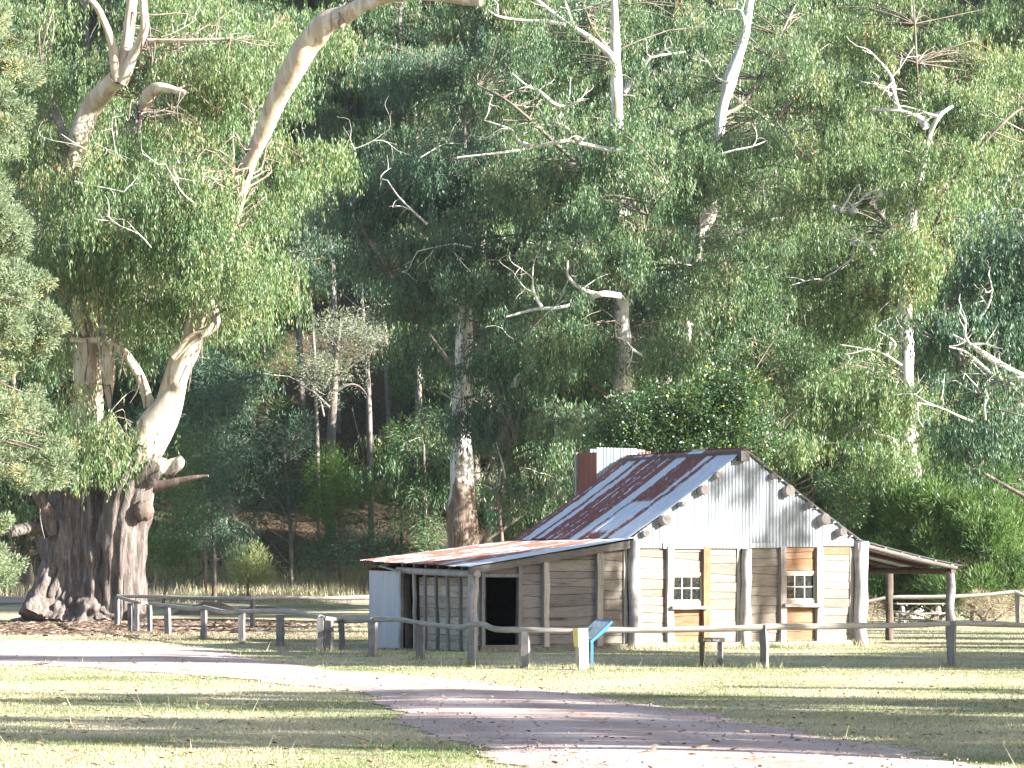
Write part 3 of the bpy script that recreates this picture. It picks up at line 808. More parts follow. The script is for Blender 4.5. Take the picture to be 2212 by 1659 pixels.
def burl(u, v, D, r, mat):
    b = MB(); c = W(u, v, D)
    n1, n2_ = 12, 18
    th = np.linspace(0.15, np.pi - .15, n1); ph = np.linspace(0, 2 * np.pi, n2_, endpoint=False)
    TT, PP = np.meshgrid(th, ph, indexing='ij')
    rr = r * (1 + .10 * np.sin(5 * PP + 3 * TT) * np.sin(TT * 4) + .07 * rng.normal(0, 1, TT.shape))
    V = c + np.stack([rr * np.sin(TT) * np.cos(PP), .8 * rr * np.sin(TT) * np.sin(PP), rr * np.cos(TT)], -1).reshape(-1, 3)
    i = np.arange(n1 - 1)[:, None] * n2_; j = np.arange(n2_)[None]
    b.add(V, np.stack([i + j, i + (j + 1) % n2_, i + n2_ + (j + 1) % n2_, i + n2_ + j], -1).reshape(-1, 4))
    b.add(np.vstack([V[:n2_], c + [0, 0, r]]), np.stack([np.arange(n2_), (np.arange(n2_) + 1) % n2_, np.full(n2_, n2_)], 1))
    b.build('burl', mat, giant, True, gb)
burl(311, 1103, 123.3, .42, BARK_DARK); burl(240, 1004, 122.9, .38, BARK_DARK);
gblobs = [(330, 430, 119, 130, 80, 22), (420, 480, 118, 75, 90, 16), (130, 400, 124, 90, 90, 12), (250, 590, 124, 140, 60, 16), (455, 320, 126, 110, 90, 16),
          (100, 220, 130, 100, 120, 16), (400, 190, 128, 120, 110, 18), (560, 180, 128, 110, 120, 16), (380, 30, 129, 130, 70, 14), (100, 60, 133, 120, 90, 14),
          (185, 950, 122.5, 75, 45, 14), (340, 660, 128, 90, 55, 9), (520, 560, 124, 60, 60, 8), (620, 40, 131, 100, 70, 10), (640, 360, 126, 70, 110, 12), (170, 660, 128, 90, 70, 10), (560, 430, 124, 60, 70, 8), (300, 300, 121, 60, 50, 8), (420, 620, 126, 70, 60, 8), (60, 560, 128, 90, 120, 12), (210, 470, 121, 60, 60, 10), (150, 540, 120, 60, 60, 12), (190, 640, 121, 60, 60, 10), (490, 540, 119, 40, 50, 7), (470, 620, 119, 40, 40, 6), (300, 730, 126, 70, 35, 6), (110, 770, 128, 60, 80, 9), (565, 640, 124, 40, 40, 5), (430, 690, 126, 50, 25, 4), (130, 900, 124, 50, 50, 6), (250, 930, 122.3, 40, 40, 5), (420, 380, 120, 60, 50, 9), (300, 520, 119, 90, 60, 14), (480, 120, 124, 90, 80, 14), (330, 130, 126, 60, 60, 10), (80, 330, 126, 70, 70, 12), (250, 380, 120, 50, 40, 8)]
C = blob_clusters(rng, gblobs)
SP = np.vstack([s[0] for s in skel]); SR = np.concatenate([s[1] for s in skel])
bb = gtrunk
for c in C:
    d = np.linalg.norm(SP - c, axis=1) + 1.2 * np.maximum(0, SP[:, 2] - c[2] - 1)
    i = int(np.argmin(d)); a = SP[i]; dv = c - a; ln = np.linalg.norm(dv)
    if ln > 5: continue
    ra = min(.025 + .008 * ln, SR[i] * .5)
    k1 = a + dv * .3 + np.array([0, 0, .05 * ln]) + rng.normal(0, .1 * ln, 3); k2 = a + dv * .65 + np.array([0, 0, .14 * ln]) + rng.normal(0, .1 * ln, 3)
    tube(bb, [a, k1, k2, c], [ra, ra * .75, ra * .5, .012], 5, 3, .1, rng=rng, cap=False, mi=1)
for _ in range(22):
    c = C[rng.integers(len(C))]
    dead_twigs(bb, rng, c + np.array([0, -.9, .2]), (rng.normal(0, 1), -.4, rng.uniform(-.3, .6)), rng.uniform(1.2, 2.8), rng.uniform(.02, .04), 2, mi=2)
for _ in range(46):                                                  # ribbons of shed bark caught on the limbs
    S0 = skel[rng.integers(len(skel))]; q = rng.integers(len(S0[0])); a = S0[0][q] + np.array([rng.normal(0, S0[1][q] * .6), -S0[1][q] * 1.02, 0]); ln = rng.uniform(.5, 1.7)
    tube(bb, [a, a + [rng.normal(0, .08), -.05, -ln * .5], a + [rng.normal(0, .15), -.02, -ln]], [.035, .03, .012], 4, 3, cap=False, mi=1)
bb.build('trunk', [BARK_GIANT, BARK_TWIG, BARK_WHITE], giant, True, gb)
cb = MB()
weeping(cb, rng, C, rng.uniform(.9, 1.5, len(C)), 26, 12, w=.048, L=(.15, .32), hang=(.5, 1.6), tone=.02)
cb.build('crown', L_GUM3, giant, False, gb)

# ---- named gums of the front rank
hero('gum_tree', 'straight white-trunked gum with shaggy brown bark on its base, behind the lean-to', 'tree', 101, 146,
     [(1000, 1205, .85), (1000, 1120, .75), (997, 1050, .62), (997, 950, .50), (1000, 850, .47), (1002, 740, .42), (1006, 640, .33), (1009, 560, .28), (1008, 440, .2), (1004, 330, .12)],
     [(900, 470, 147, 120, 80, 22), (1060, 430, 147, 110, 100, 22), (1120, 600, 144, 110, 100, 24), (900, 640, 149, 70, 60, 12), (1130, 850, 141, 90, 110, 24), (1180, 1010, 140, 90, 90, 18), (1000, 300, 150, 120, 90, 18), (1080, 730, 142, 70, 60, 14), (1090, 1010, 146, 60, 80, 10), (930, 560, 144, 70, 60, 12), (1005, 540, 142, 60, 60, 18), (1005, 610, 142, 50, 40, 10), (1000, 400, 143, 80, 90, 26), (1010, 320, 144, 60, 60, 12), (1050, 920, 141, 50, 60, 12), (800, 400, 146, 90, 90, 20), (820, 560, 148, 80, 50, 12), (1090, 160, 150, 120, 110, 22), (880, 150, 152, 130, 110, 22)],
     [(144.5, (.10, .03), [(960, 830), (1002, 820), (1050, 814), (1090, 818)]), (144.5, (.11, .03), [(1000, 862), (1020, 858), (1043, 843)], 1), (144.5, (.07, .03), [(940, 845), (1000, 862)], 1), (145, (.10, .03), [(1004, 660), (960, 650), (923, 636), (890, 640)]),
      (140, (.20, .10), [(1110, 835), (1126, 812), (1167, 778), (1200, 765)]), (139, (.10, .04), [(1085, 1175), (1080, 1100), (1087, 1030), (1070, 960)]), (139, (.06, .02), [(1082, 1080), (1060, 1060), (1040, 1050)]), (139, (.08, .03), [(1190, 1000), (1200, 960), (1215, 915)])],
     BARK_STOCK, L_GUM2, main=6, dead=4)
hero('gum_tree', 'white gum with a pale fork and long bare limbs, rising behind the chimney', 'tree', 102, 138,
     [(1345, 1190, .6), (1345, 950, .5), (1345, 840, .44), (1346, 760, .42), (1344, 690, .38), (1340, 560, .33), (1338, 420, .3), (1334, 280, .28), (1331, 185, .27), (1330, 120, .24), (1328, 50, .2), (1325, -60, .14)],
     [(1200, 180, 141, 130, 110, 26), (1420, 260, 140, 110, 110, 22), (1170, 400, 139, 120, 90, 22), (1330, 420, 139, 90, 70, 16), (1440, 560, 137, 110, 90, 22), (1260, 760, 136, 110, 90, 20), (1260, 560, 139, 80, 70, 14), (1400, 60, 144, 120, 80, 18), (1240, 30, 146, 120, 70, 14), (1200, 690, 138, 70, 60, 10), (1450, 760, 139, 90, 80, 16), (1300, 900, 136, 80, 60, 12), (1338, 420, 134, 80, 90, 24), (1335, 260, 135, 60, 50, 12), (1345, 560, 134, 60, 50, 14), (1345, 950, 132, 70, 70, 16), (1150, 760, 136, 90, 90, 18), (1240, 1060, 130, 80, 60, 14)],
     [(135.5, (.24, .06), [(1326, 140), (1318, 123), (1271, 82), (1221, 53), (1172, 10), (1130, -30)]), (135, (.13, .04), [(1221, 54), (1178, 44), (1122, 35), (1073, 33), (1050, 18)]), (135.5, (.12, .03), [(1240, 62), (1228, 30), (1215, -10)]),
      (134, (.16, .05), [(1340, 330), (1251, 310), (1221, 307), (1149, 318), (1089, 330), (990, 342)]), (134, (.11, .04), [(1149, 315), (1122, 300), (1103, 277), (1040, 257)]), (134, (.12, .05), [(1251, 305), (1218, 283), (1188, 260)]),
      (134, (.10, .04), [(1260, 215), (1221, 231), (1195, 254), (1139, 262), (1086, 264)], 1), (134, (.12, .04), [(1225, 232), (1195, 221), (1165, 194), (1139, 185), (1106, 165)]), (134.5, (.15, .05), [(1350, 200), (1386, 148), (1409, 125), (1478, 114)]),
      (133.5, (.20, .05), [(1340, 640), (1298, 637), (1256, 647), (1201, 664), (1157, 664), (1088, 678)]), (133.5, (.15, .05), [(1298, 637), (1256, 622), (1229, 602), (1225, 564)]), (133.5, (.12, .04), [(1170, 664), (1158, 630), (1150, 602)]), (133.5, (.08, .03), [(1205, 664), (1170, 690), (1140, 720), (1110, 735)], 1)],
     BARK_WHITE, L_GUM, main=6, dead=4)
hero('gum_tree', 'leaning white gum whose bare upper stem slants right above the roof ridge', 'tree', 103, 150,
     [(1425, 1190, .5), (1430, 900, .42), (1440, 800, .38), (1470, 720, .38), (1488, 640, .38), (1495, 575, .40), (1515, 500, .36), (1538, 440, .34), (1552, 300, .26), (1564, 218, .27), (1576, 178, .36), (1595, 119, .27), (1610, 68, .24), (1618, 20, .2), (1630, -40, .15)],
     [(1560, 330, 154, 110, 100, 20), (1480, 420, 151, 90, 90, 16), (1650, 420, 150, 130, 100, 26), (1700, 200, 154, 110, 110, 22), (1560, 680, 146, 110, 100, 24), (1690, 600, 147, 110, 100, 22), (1500, 130, 157, 90, 100, 16), (1720, 50, 158, 120, 90, 18), (1640, 800, 145, 110, 90, 20), (1480, 870, 143, 110, 70, 18), (1580, 560, 148, 70, 60, 10), (1560, 360, 144, 60, 60, 14), (1475, 650, 143, 40, 22, 5), (1435, 950, 140, 60, 60, 12), (1680, 320, 148, 90, 80, 18), (1620, 920, 138, 90, 60, 14), (1780, 720, 142, 80, 80, 16)],
     [(146, (.14, .05), [(1610, 60), (1600, 35), (1592, 22)]), (146, (.08, .04), [(1575, 180), (1550, 165), (1530, 135)]), (144, (.26, .2), [(1487, 700), (1488, 726), (1484, 760)]), (146, (.10, .04), [(1480, 600), (1455, 560), (1440, 520), (1400, 490)]), (143, (.12, .05), [(1700, 470), (1650, 480), (1600, 500), (1540, 515)])],
     BARK_WHITE, L_GUM, main=6, dead=4)
hero('gum_tree', 'tall pale gum with broken stub and dead forked limbs, right of the gable', 'tree', 104, 130,
     [(1972, 1230, .55), (1970, 1050, .45), (1964, 980, .38), (1966, 900, .34), (1960, 830, .31), (1957, 750, .34), (1955, 668, .34), (1962, 580, .26), (1968, 500, .24), (1972, 440, .22), (1988, 390, .14), (2000, 330, .11), (2017, 272, .09), (2050, 230, .04)],
     [(1830, 420, 134, 110, 110, 24), (1900, 560, 133, 90, 90, 18), (2090, 480, 131, 100, 100, 20), (1830, 680, 131, 110, 90, 22), (1900, 850, 127, 100, 70, 18), (2050, 850, 130, 60, 80, 12), (1830, 230, 138, 110, 110, 22), (2060, 300, 137, 110, 100, 20), (1950, 100, 140, 130, 100, 24), (2140, 120, 141, 110, 110, 20), (1790, 860, 128, 90, 80, 16), (1900, 980, 124, 90, 40, 10), (2040, 620, 128, 60, 70, 12), (1955, 575, 125.5, 60, 50, 18), (1990, 400, 125.5, 50, 40, 10), (2015, 320, 125, 40, 40, 8), (1990, 860, 125.5, 30, 50, 5), (1870, 330, 133, 80, 90, 16), (1760, 560, 132, 80, 80, 16), (2100, 220, 136, 90, 90, 18), (1720, 950, 124, 80, 40, 10), (2160, 330, 136, 70, 90, 14), (1830, 60, 142, 110, 80, 16)],
     [(127, (.2, .06), [(1962, 1030), (1947, 994), (1923, 953), (1892, 936), (1882, 915)]), (126.5, (.13, .04), [(1884, 918), (1862, 922), (1837, 932), (1816, 956)]), (126.5, (.09, .03), [(1947, 790), (1920, 764), (1885, 759), (1816, 743)]), (126.5, (.09, .03), [(1922, 764), (1930, 743), (1892, 712), (1880, 685)]),
      (127, (.2, .07), [(2000, 275), (1980, 255), (1942, 238), (1884, 238)]), (127, (.15, .06), [(1942, 238), (1930, 210), (1922, 170), (1901, 133)]), (127, (.09, .04), [(1925, 204), (1905, 185), (1885, 176)]), (127, (.12, .07), [(2010, 285), (2030, 255), (2055, 232)]), (127, (.12, .06), [(1966, 445), (1990, 436), (2030, 440)]), (127, (.14, .08), [(1850, 456), (1835, 452), (1818, 458)]), (127, (.15, .08), [(1890, 552), (1865, 530), (1838, 520)]), (128, (.16, .06), [(1968, 450), (1945, 440), (1925, 430)])],
     BARK_WHITE, L_GUM3, main=6, dead=4)
hero('gum_tree', 'dark gum on the far right edge with a crooked drooping white limb', 'tree', 105, 112,
     [(2300, 1260, .5), (2300, 1000, .45), (2290, 820, .4), (2310, 600, .33), (2300, 420, .2)],
     [(2150, 560, 114, 90, 90, 20), (2240, 500, 113, 80, 90, 16), (2080, 720, 112, 60, 70, 10), (2190, 720, 112, 90, 80, 18), (2130, 880, 110, 80, 60, 12), (2240, 660, 112, 80, 100, 16), (2120, 930, 112, 50, 40, 8), (2180, 640, 113, 60, 60, 10), (2200, 950, 114, 60, 50, 8)],
     [(109.5, (.16, .06), [(2260, 830), (2188, 802), (2147, 771), (2095, 743), (2050, 716)]), (109, (.12, .04), [(2200, 840), (2147, 809), (2085, 764), (2050, 750)]), (109, (.17, .05), [(2260, 830), (2212, 815), (2164, 826), (2140, 848), (2129, 877), (2129, 905)]), (109, (.12, .04), [(2164, 826), (2120, 850), (2095, 864), (2040, 880)], 1)],
     BARK_WHITE, L_GUM2, main=5, dead=4, tone=-.1)

# ---- generic gums, built five times then copied over the hillside
def gum_kind(seed, H, cr, leaf, nclus):
    r = np.random.default_rng(seed)
    tb = MB(); lean = r.normal(0, .06, 2) * H
    P = [np.array([lean[0] * t + r.normal(0, .2), lean[1] * t + r.normal(0, .2), H * t - .3 * (t == 0)]) for t in (0, .2, .4, .6, .8, .97)]
    rad = np.array([.36, .29, .25, .2, .13, .04]) * H / 18
    tube(tb, P, rad, 9, 4, .08, rng=r)
    C = []
    for q in range(9):
        t = r.uniform(.22, .98); a = r.uniform(0, 6.28); rr = cr * np.sqrt(r.uniform(.1, 1)) * (1.15 - .5 * t)
        c = np.array([lean[0] * t + rr * np.cos(a), lean[1] * t + rr * np.sin(a), H * t])
        C.append(boughs(r, nclus // 6, c, (cr * .45, cr * .45, H * .11)))
    C = np.vstack(C)
    limbs_to(tb, r, smooth_path(P, rad, 6), C, .08, 6, .028, mi=1)
    for _ in range(5):
        c = C[r.integers(len(C))]
        dead_twigs(tb, r, c, (r.normal(0, 1), r.normal(0, 1), r.uniform(-.2, .8)), r.uniform(1.5, 3.5), r.uniform(.03, .08), 2, mi=2)
    cb = MB()
    weeping(cb, r, C, r.uniform(.9, 1.6, len(C)), 22, 9, w=.065, L=(.2, .42))
    return tb.mesh('trunk', [BARK_GREY, BARK_TWIG, BARK_WHITE], True), cb.mesh('crown', leaf)
KINDS = [gum_kind(301, 18, 4.6, L_GUM, 126), gum_kind(302, 20, 5.0, L_GUM3, 135), gum_kind(303, 16, 4.4, L_GUM2, 117), gum_kind(304, 19, 4.8, L_GUM3, 126), gum_kind(305, 15, 4.6, L_GUM, 117)]
def gum_copy(kind, x, y, s, rz, label, group, name='gum_tree'):
    e = thing(name, label, 'tree', (x, y, float(zt(x, y))), rz, group); e.scale = (s, s, s)
    for nm, me in zip(('trunk', 'crown'), KINDS[kind]):
        o = bpy.data.objects.new(nm, me); COL.objects.link(o); o.parent = e
    return e
rh = np.random.default_rng(9)
for Yr in (180, 191, 204, 218, 234, 252, 272):
    half = Yr * .205; step = 6.4
    for x in np.arange(-half, half + .1, step):
        X = x + rh.uniform(-2.4, 2.4); Y = Yr + rh.uniform(-4, 4)
        u = 1106 + X * F / Y; kd = int(rh.integers(5)); s = rh.uniform(.85, 1.15); rz = rh.uniform(0, 6.28)
        if 500 < u < 960 and Y < 199: continue
        if 560 < u < 880 and Y < 212: continue
        gum_copy(kd, X, Y, s, rz, 'gum of the dense hillside forest, drooping foliage merging with its neighbours', 'gums of the hillside forest')
for (u, D, kd, s) in ((1100, 162, 0, 1.0), (1230, 166, 4, 1.05), (1420, 168, 2, 1.1), (1600, 165, 3, 1.05), (1760, 160, 1, .95), (1890, 163, 3, 1.1), (2060, 158, 1, 1.05), (2200, 150, 3, 1.0), (2330, 160, 0, 1.1), (400, 168, 2, .85), (60, 165, 0, 1.0), (-120, 160, 1, 1.0), (230, 172, 4, .9)):
    X = (u - 1106) * D / F
    gum_copy(kd, X, D, s, rh.uniform(0, 6.28), 'gum filling the foot of the hillside forest behind the front rank', 'gums at the foot of the hillside')

for (u, D, kd, s_) in ((700, 226, 1, 1.1), (790, 232, 3, 1.15), (870, 224, 0, 1.1), (940, 214, 4, 1.15), (620, 240, 2, 1.2), (1000, 240, 1, 1.2), (1500, 236, 3, 1.1), (1900, 240, 1, 1.2), (2100, 236, 0, 1.2), (2000, 222, 3, 1.1), (1120, 222, 3, 1.1), (740, 248, 0, 1.2), (850, 250, 1, 1.2), (1300, 246, 1, 1.2), (1700, 248, 3, 1.2), (480, 230, 3, 1.1)):
    gum_copy(kd, (u - 1106) * D / F, D, s_, rh.uniform(0, 6.28), 'gum of the dense hillside forest, drooping foliage merging with its neighbours', 'gums of the hillside forest')

# ---- gully saplings and bushes
def bush(name, label, cat, seed, u, D, blobs, leaf, per=130, L=(.12, .28), w=.03, up=.3, Rr=(.4, .8), stems=(), bark=None, flat=1.0, out=1.0, group=None, tone=0.0, trunk=None):
    rng = np.random.default_rng(seed); base = ground_at(u, D)
    root = thing(name, label, cat, base, group=group)
    C = blob_clusters(rng, blobs, gather=False)
    tb = MB()
    if trunk:
        P = [W(a, b, D) for a, b, r in trunk]; P[0][2] = base[2] - .2; rr = [r for a, b, r in trunk]
    else:
        top = C.mean(0); P = [base - [0, 0, .2], base * .5 + top * .5, top]; rr = [.09, .06, .02]
    tube(tb, P, rr, 8, 4, .1, rng=rng)
    limbs_to(tb, rng, smooth_path(P, rr, 5), C, .06, 6, .025)
    for st in stems:
        tube(tb, [W(a, b, D - .3) for a, b in st[1]], np.linspace(st[0], st[0] * .3, len(st[1])), 6, 4, .1, rng=rng)
    tb.build('trunk', bark or BARK_TWIG, root, True, base)
    cb = MB(); tufts(cb, rng, C, rng.uniform(Rr[0], Rr[1], len(C)), per, L, w, up, flat, tone, out)
    cb.build('crown', leaf, root, False, base)
    return root
bush('sapling', 'blue-green feathery young tree with a slim forked pale stem in the gully', 'tree', 201, 627, 168,
     [(610, 960, 168, 90, 80, 26), (560, 1060, 168, 70, 60, 16), (660, 1060, 168, 70, 50, 16), (590, 1120, 169, 80, 40, 10)], L_BLUE, 170, (.15, .38), .035, .1, (.7, 1.2),
     [(.08, [(630, 1180), (640, 1110), (628, 1060)]), (.05, [(622, 1120), (600, 1080), (570, 1070)])], BARK_GREY, trunk=[(630, 1235, .14), (628, 1150, .12), (622, 1060, .1), (612, 960, .05)])
bush('lichen_tree', 'grey lichen-hung tree with bare twisted twigs standing in the gully', 'tree', 202, 715, 172,
     [(740, 720, 172, 80, 50, 20), (680, 790, 172, 60, 50, 14), (720, 820, 172, 60, 70, 16), (800, 740, 172, 50, 50, 12)], L_LICH, 150, (.1, .26), .035, .0, (.6, 1.1),
     [(.09, [(712, 880), (680, 850), (650, 830), (635, 810)]), (.08, [(715, 850), (760, 830), (790, 850), (795, 890)]), (.07, [(700, 900), (690, 860), (672, 840)]), (.05, [(760, 880), (770, 920), (778, 950)])], BARK_GREY, trunk=[(713, 1180, .3), (716, 960, .27), (722, 860, .22), (725, 780, .15), (735, 700, .08)])
bush('bright_bush', 'bright lime-green bush glowing in a sun patch in the gully', 'shrub', 203, 735, 166,
     [(720, 1030, 166, 55, 50, 16), (780, 1050, 166, 50, 45, 12), (700, 1100, 166, 60, 45, 12)], L_LIME, 200, (.15, .4), .03, .5, (.7, 1.1))
bush('pale_shrub', 'pale grey-green upright shrub on the dry grass bank', 'shrub', 204, 535, 152,
     [(535, 1222, 152, 36, 40, 20), (515, 1205, 152, 18, 26, 7), (560, 1240, 152, 18, 22, 7)], L_PALE, 190, (.15, .45), .03, 1.3, (.35, .7))
bush('sapling', 'thin drooping gum sapling on the bank between the old tree and pale shrub', 'tree', 205, 462, 150,
     [(450, 1080, 150, 60, 50, 16), (420, 1140, 150, 50, 40, 10), (490, 1150, 150, 50, 40, 10), (460, 1010, 151, 50, 40, 8)], L_BLUE, 120, (.18, .42), .04, -.9, (.6, 1.0), trunk=[(463, 1290, .13), (463, 1210, .11), (460, 1120, .08), (455, 1040, .04)])
bush('understorey_shrub', 'dark green spreading shrub in the gully just left of the lean-to roof', 'shrub', 206, 800, 164,
     [(780, 1180, 164, 90, 40, 18), (850, 1150, 164, 60, 50, 12), (700, 1200, 164, 60, 30, 8)], L_BLUE, 160, (.15, .4), .035, .3, (.6, 1.1))
bush('understorey_shrub', 'olive shrub below the shaggy-based white gum, right end of the gully', 'shrub', 207, 920, 160,
     [(930, 930, 162, 50, 50, 10), (900, 960, 162, 50, 40, 10), (900, 1110, 160, 60, 60, 12), (935, 1160, 158, 50, 50, 10)], L_GUM, 150, (.18, .42), .045, -.5, (.6, 1.0), trunk=[(920, 1225, .15), (918, 1100, .12), (915, 960, .06)])
bush('understorey_shrub', 'dark shrub hugging the right side of the old tree base', 'shrub', 208, 350, 146,
     [(350, 1170, 146, 50, 60, 14), (380, 1090, 147, 60, 50, 12), (400, 1200, 146, 40, 40, 8), (400, 990, 150, 50, 60, 10)], L_BUSH, 160, (.15, .36), .035, .2, (.6, 1.0), tone=-.1)
bush('understorey_shrub', 'ferny shrub at the foot of the hill beneath the lichen tree', 'shrub', 209, 650, 170,
     [(650, 1190, 170, 60, 30, 10), (720, 1170, 170, 40, 30, 8), (560, 1190, 170, 40, 30, 8)], L_BUSH, 150, (.15, .4), .035, .4, (.5, .9))
bush('understorey_shrub', 'broad dark shrub on the hill slope in the upper gully', 'shrub', 215, 560, 190,
     [(560, 760, 190, 70, 70, 16), (520, 880, 188, 80, 60, 16), (600, 900, 188, 50, 40, 8), (480, 800, 190, 60, 80, 12)], L_BUSH, 150, (.2, .42), .05, .1, (.8, 1.2), tone=-.05)
bush('understorey_shrub', 'dark drooping shrub on the slope between the slender trunks', 'shrub', 216, 870, 186,
     [(870, 760, 186, 60, 60, 12), (900, 850, 184, 40, 60, 10), (780, 870, 188, 40, 40, 6)], L_GUM2, 150, (.2, .42), .05, -.3, (.8, 1.2), tone=-.05)
bush('gully_sapling', 'pale green feathery sapling between the slender gully trunks and the white gum', 'tree', 217, 870, 165,
     [(870, 980, 165, 45, 60, 12), (900, 1040, 165, 40, 40, 8), (840, 1060, 165, 40, 40, 8)], L_LIME, 170, (.15, .38), .035, .2, (.5, 1.0), trunk=[(868, 1225, .1), (868, 1100, .08), (872, 960, .04)])
bush('gully_sapling', 'tall light green sapling rising just right of the old gum', 'tree', 218, 440, 160,
     [(440, 900, 160, 60, 90, 18), (480, 820, 161, 50, 60, 10), (400, 1000, 160, 50, 60, 10), (500, 960, 160, 40, 60, 8)], L_BLUE, 170, (.18, .42), .04, -.3, (.7, 1.1), trunk=[(446, 1270, .08), (441, 1080, .065), (440, 860, .03)])
# slender gully trunks, each with a thin top
for (u, vb, vt, D, r, lab) in ((805, 1000, 600, 178, .2, 'slender bare brown trunk leaning left in the gully, its top lost in foliage'), (846, 930, 600, 186, .22, 'slender grey trunk in the gully, right of the leaning brown trunk'),
                            (690, 950, 560, 180, .14, 'thin dark pole-like trunk left of the lichen tree'), (912, 960, 560, 176, .24, 'pale slim trunk at the right of the gully, beside the white gum'), (655, 800, 520, 196, .25, 'dark leaning trunk high on the gully slope'), (730, 700, 480, 196, .24, 'grey upright trunk above the lichen tree')):
    rs = np.random.default_rng(int(u)); base = ground_at(u, D)
    root = thing('slender_gum', lab, 'tree', base)
    tb = MB(); P = [base - [0, 0, .3], W(u - 8, (vb + vt) / 2 + 80, D), W(u - 14, (vb + vt) / 2 - 40, D), W(u - 26, vt, D)]
    tube(tb, P, [r, r * .85, r * .7, r * .3], 9, 5, .08, rng=rs)
    C = ell(rs, 22, P[-1] + [0, 0, .5], (2.4, 2.0, 1.8)); limbs_to(tb, rs, smooth_path(P, [r, r, r * .7, r * .3], 5), C, .07, 4, .03)
    tb.build('trunk', BARK_GREY, root, True, base)
    cb = MB(); weeping(cb, rs, C, rs.uniform(.8, 1.3, len(C)), 13, 7); cb.build('crown', L_GUM2, root, False, base)
# hut side planting
bush('feathery_bush', 'big feathery green bush behind the verandah, sunlit on its crown', 'shrub', 210, 2100, 124,
     [(2040, 1100, 124, 90, 60, 28), (2110, 1130, 123, 90, 70, 28), (1980, 1110, 124, 60, 60, 16), (2160, 1200, 123, 80, 60, 24), (2020, 1190, 124, 80, 60, 22), (2200, 1110, 124, 60, 50, 16), (2100, 1060, 125, 70, 40, 16), (2150, 1030, 125, 40, 30, 9), (2060, 1030, 125, 30, 30, 7), (1950, 1060, 125, 40, 30, 8), (2130, 1260, 122, 80, 36, 18), (2230, 1240, 122, 60, 50, 16), (2060, 1280, 122, 60, 30, 14)], L_BUSH, 300, (.14, .38), .032, .9, (.35, .95), out=.8)
bush('feathery_bush', 'darker feathery bush seen under the verandah roof, behind the picnic table', 'shrub', 211, 1930, 126,
     [(1890, 1110, 126, 60, 70, 16), (1930, 1200, 125, 80, 60, 26), (1860, 1060, 127, 50, 50, 10), (1990, 1240, 125, 70, 50, 20), (1840, 1150, 126, 40, 60, 10), (1900, 1270, 124, 60, 40, 18), (1970, 1180, 125, 50, 60, 16), (1960, 1290, 124, 70, 30, 16), (2030, 1290, 124, 50, 25, 10)], L_BUSH, 280, (.14, .34), .034, .5, (.4, .95), tone=-.15)
bush('broadleaf_tree', 'dense glossy broadleaf tree with scattered yellow leaves behind the chimney', 'tree', 212, 1450, 104,
     [(1400, 920, 104, 110, 70, 34), (1540, 890, 104, 100, 60, 30), (1330, 970, 104, 60, 60, 14), (1620, 960, 104, 70, 50, 14), (1480, 1000, 104, 120, 60, 20), (1580, 840, 104, 60, 40, 10)], L_IVY, 230, (.07, .13), .085, .1, (.5, .9), out=.7)
bush('understorey_shrub', 'small loose glossy shrub showing just above the right roof slope', 'shrub', 213, 1830, 116,
     [(1835, 1085, 116, 26, 34, 7), (1800, 1050, 117, 30, 26, 5)], L_IVY, 150, (.1, .2), .06, -.2, (.5, .9))
bush('dry_bramble', 'tangle of dry brown bramble stems below the fence on the right', 'shrub', 214, 2140, 116,
     [(2120, 1318, 116, 60, 24, 16), (2180, 1310, 116, 40, 24, 10), (1880, 1320, 117, 30, 16, 6)], leafmat('dry_stem', [(0, (.16, .12, .08)), (1, (.42, .34, .25))], .1, .8, .1), 130, (.15, .4), .012, .3, (.25, .5))

# ---- foreground conifer on the left
rng = np.random.default_rng(55)
DC = 55.0; cbase = ground_at(-190, DC)
con = thing('conifer', 'sunlit grey-green conifer with drooping sprays at the left edge of view', 'tree', cbase)
tb = MB(); tp = [cbase - [0, 0, .3], W(-190, 700, DC), W(-190, 200, DC), W(-190, -250, DC)]
tube(tb, tp, [.38, .28, .2, .05], 14, 6, .06, rng=rng)
edge_v = [-250, -100, 40, 100, 200, 260, 320, 430, 520, 600, 680, 740, 800, 870, 930, 985, 1035, 1060, 1100, 1140, 1175, 1215, 1255]
edge_u = [-120, -60, 20, 58, 95, 68, 45, 78, 60, 110, 145, 98, 92, 140, 152, 172, 140, 30, 10, 112, 95, 85, 40]
C = []; RR = []
for kk in range(190):
    v = rng.uniform(-220, 1250)
    if 1050 < v < 1120 and rng.uniform() < .9: continue
    ue = np.interp(v, edge_v, edge_u)
    a = rng.uniform(-1, 1)
    reach = (ue + 190) * DC / F
    ang = a * 1.25 if rng.uniform() < .8 else rng.uniform(1.2, 5)
    tip = np.array([cbase[0] + reach * np.cos(ang) , cbase[1] - reach * np.sin(ang) * .9, W(0, v, DC)[2]])
    rootp = np.array([cbase[0], cbase[1], tip[2] + .25 * reach * .3 + .3])
    tube(tb, [rootp, (rootp + tip) / 2 + [0, 0, .18], tip], [.05, .025, .008], 5, 3, .1, rng=rng, cap=False)
    for q in (.55, .66, .77, .88, .95, 1.0):
        C.append(rootp + (tip - rootp) * q + rng.normal(0, .22 * (1.25 - q), 3) - np.array([.1, 0, 0])); RR.append(rng.uniform(.14, .3) * (1.35 - .5 * q))
tb.build('trunk', BARK_DARK, con, True, cbase)
cb = MB()
C = np.array(C); RR = np.array(RR)
tufts(cb, rng, C, RR, 230, (.05, .11), .024, .35, .85)
cb.build('crown', L_CON, con, False, cbase)

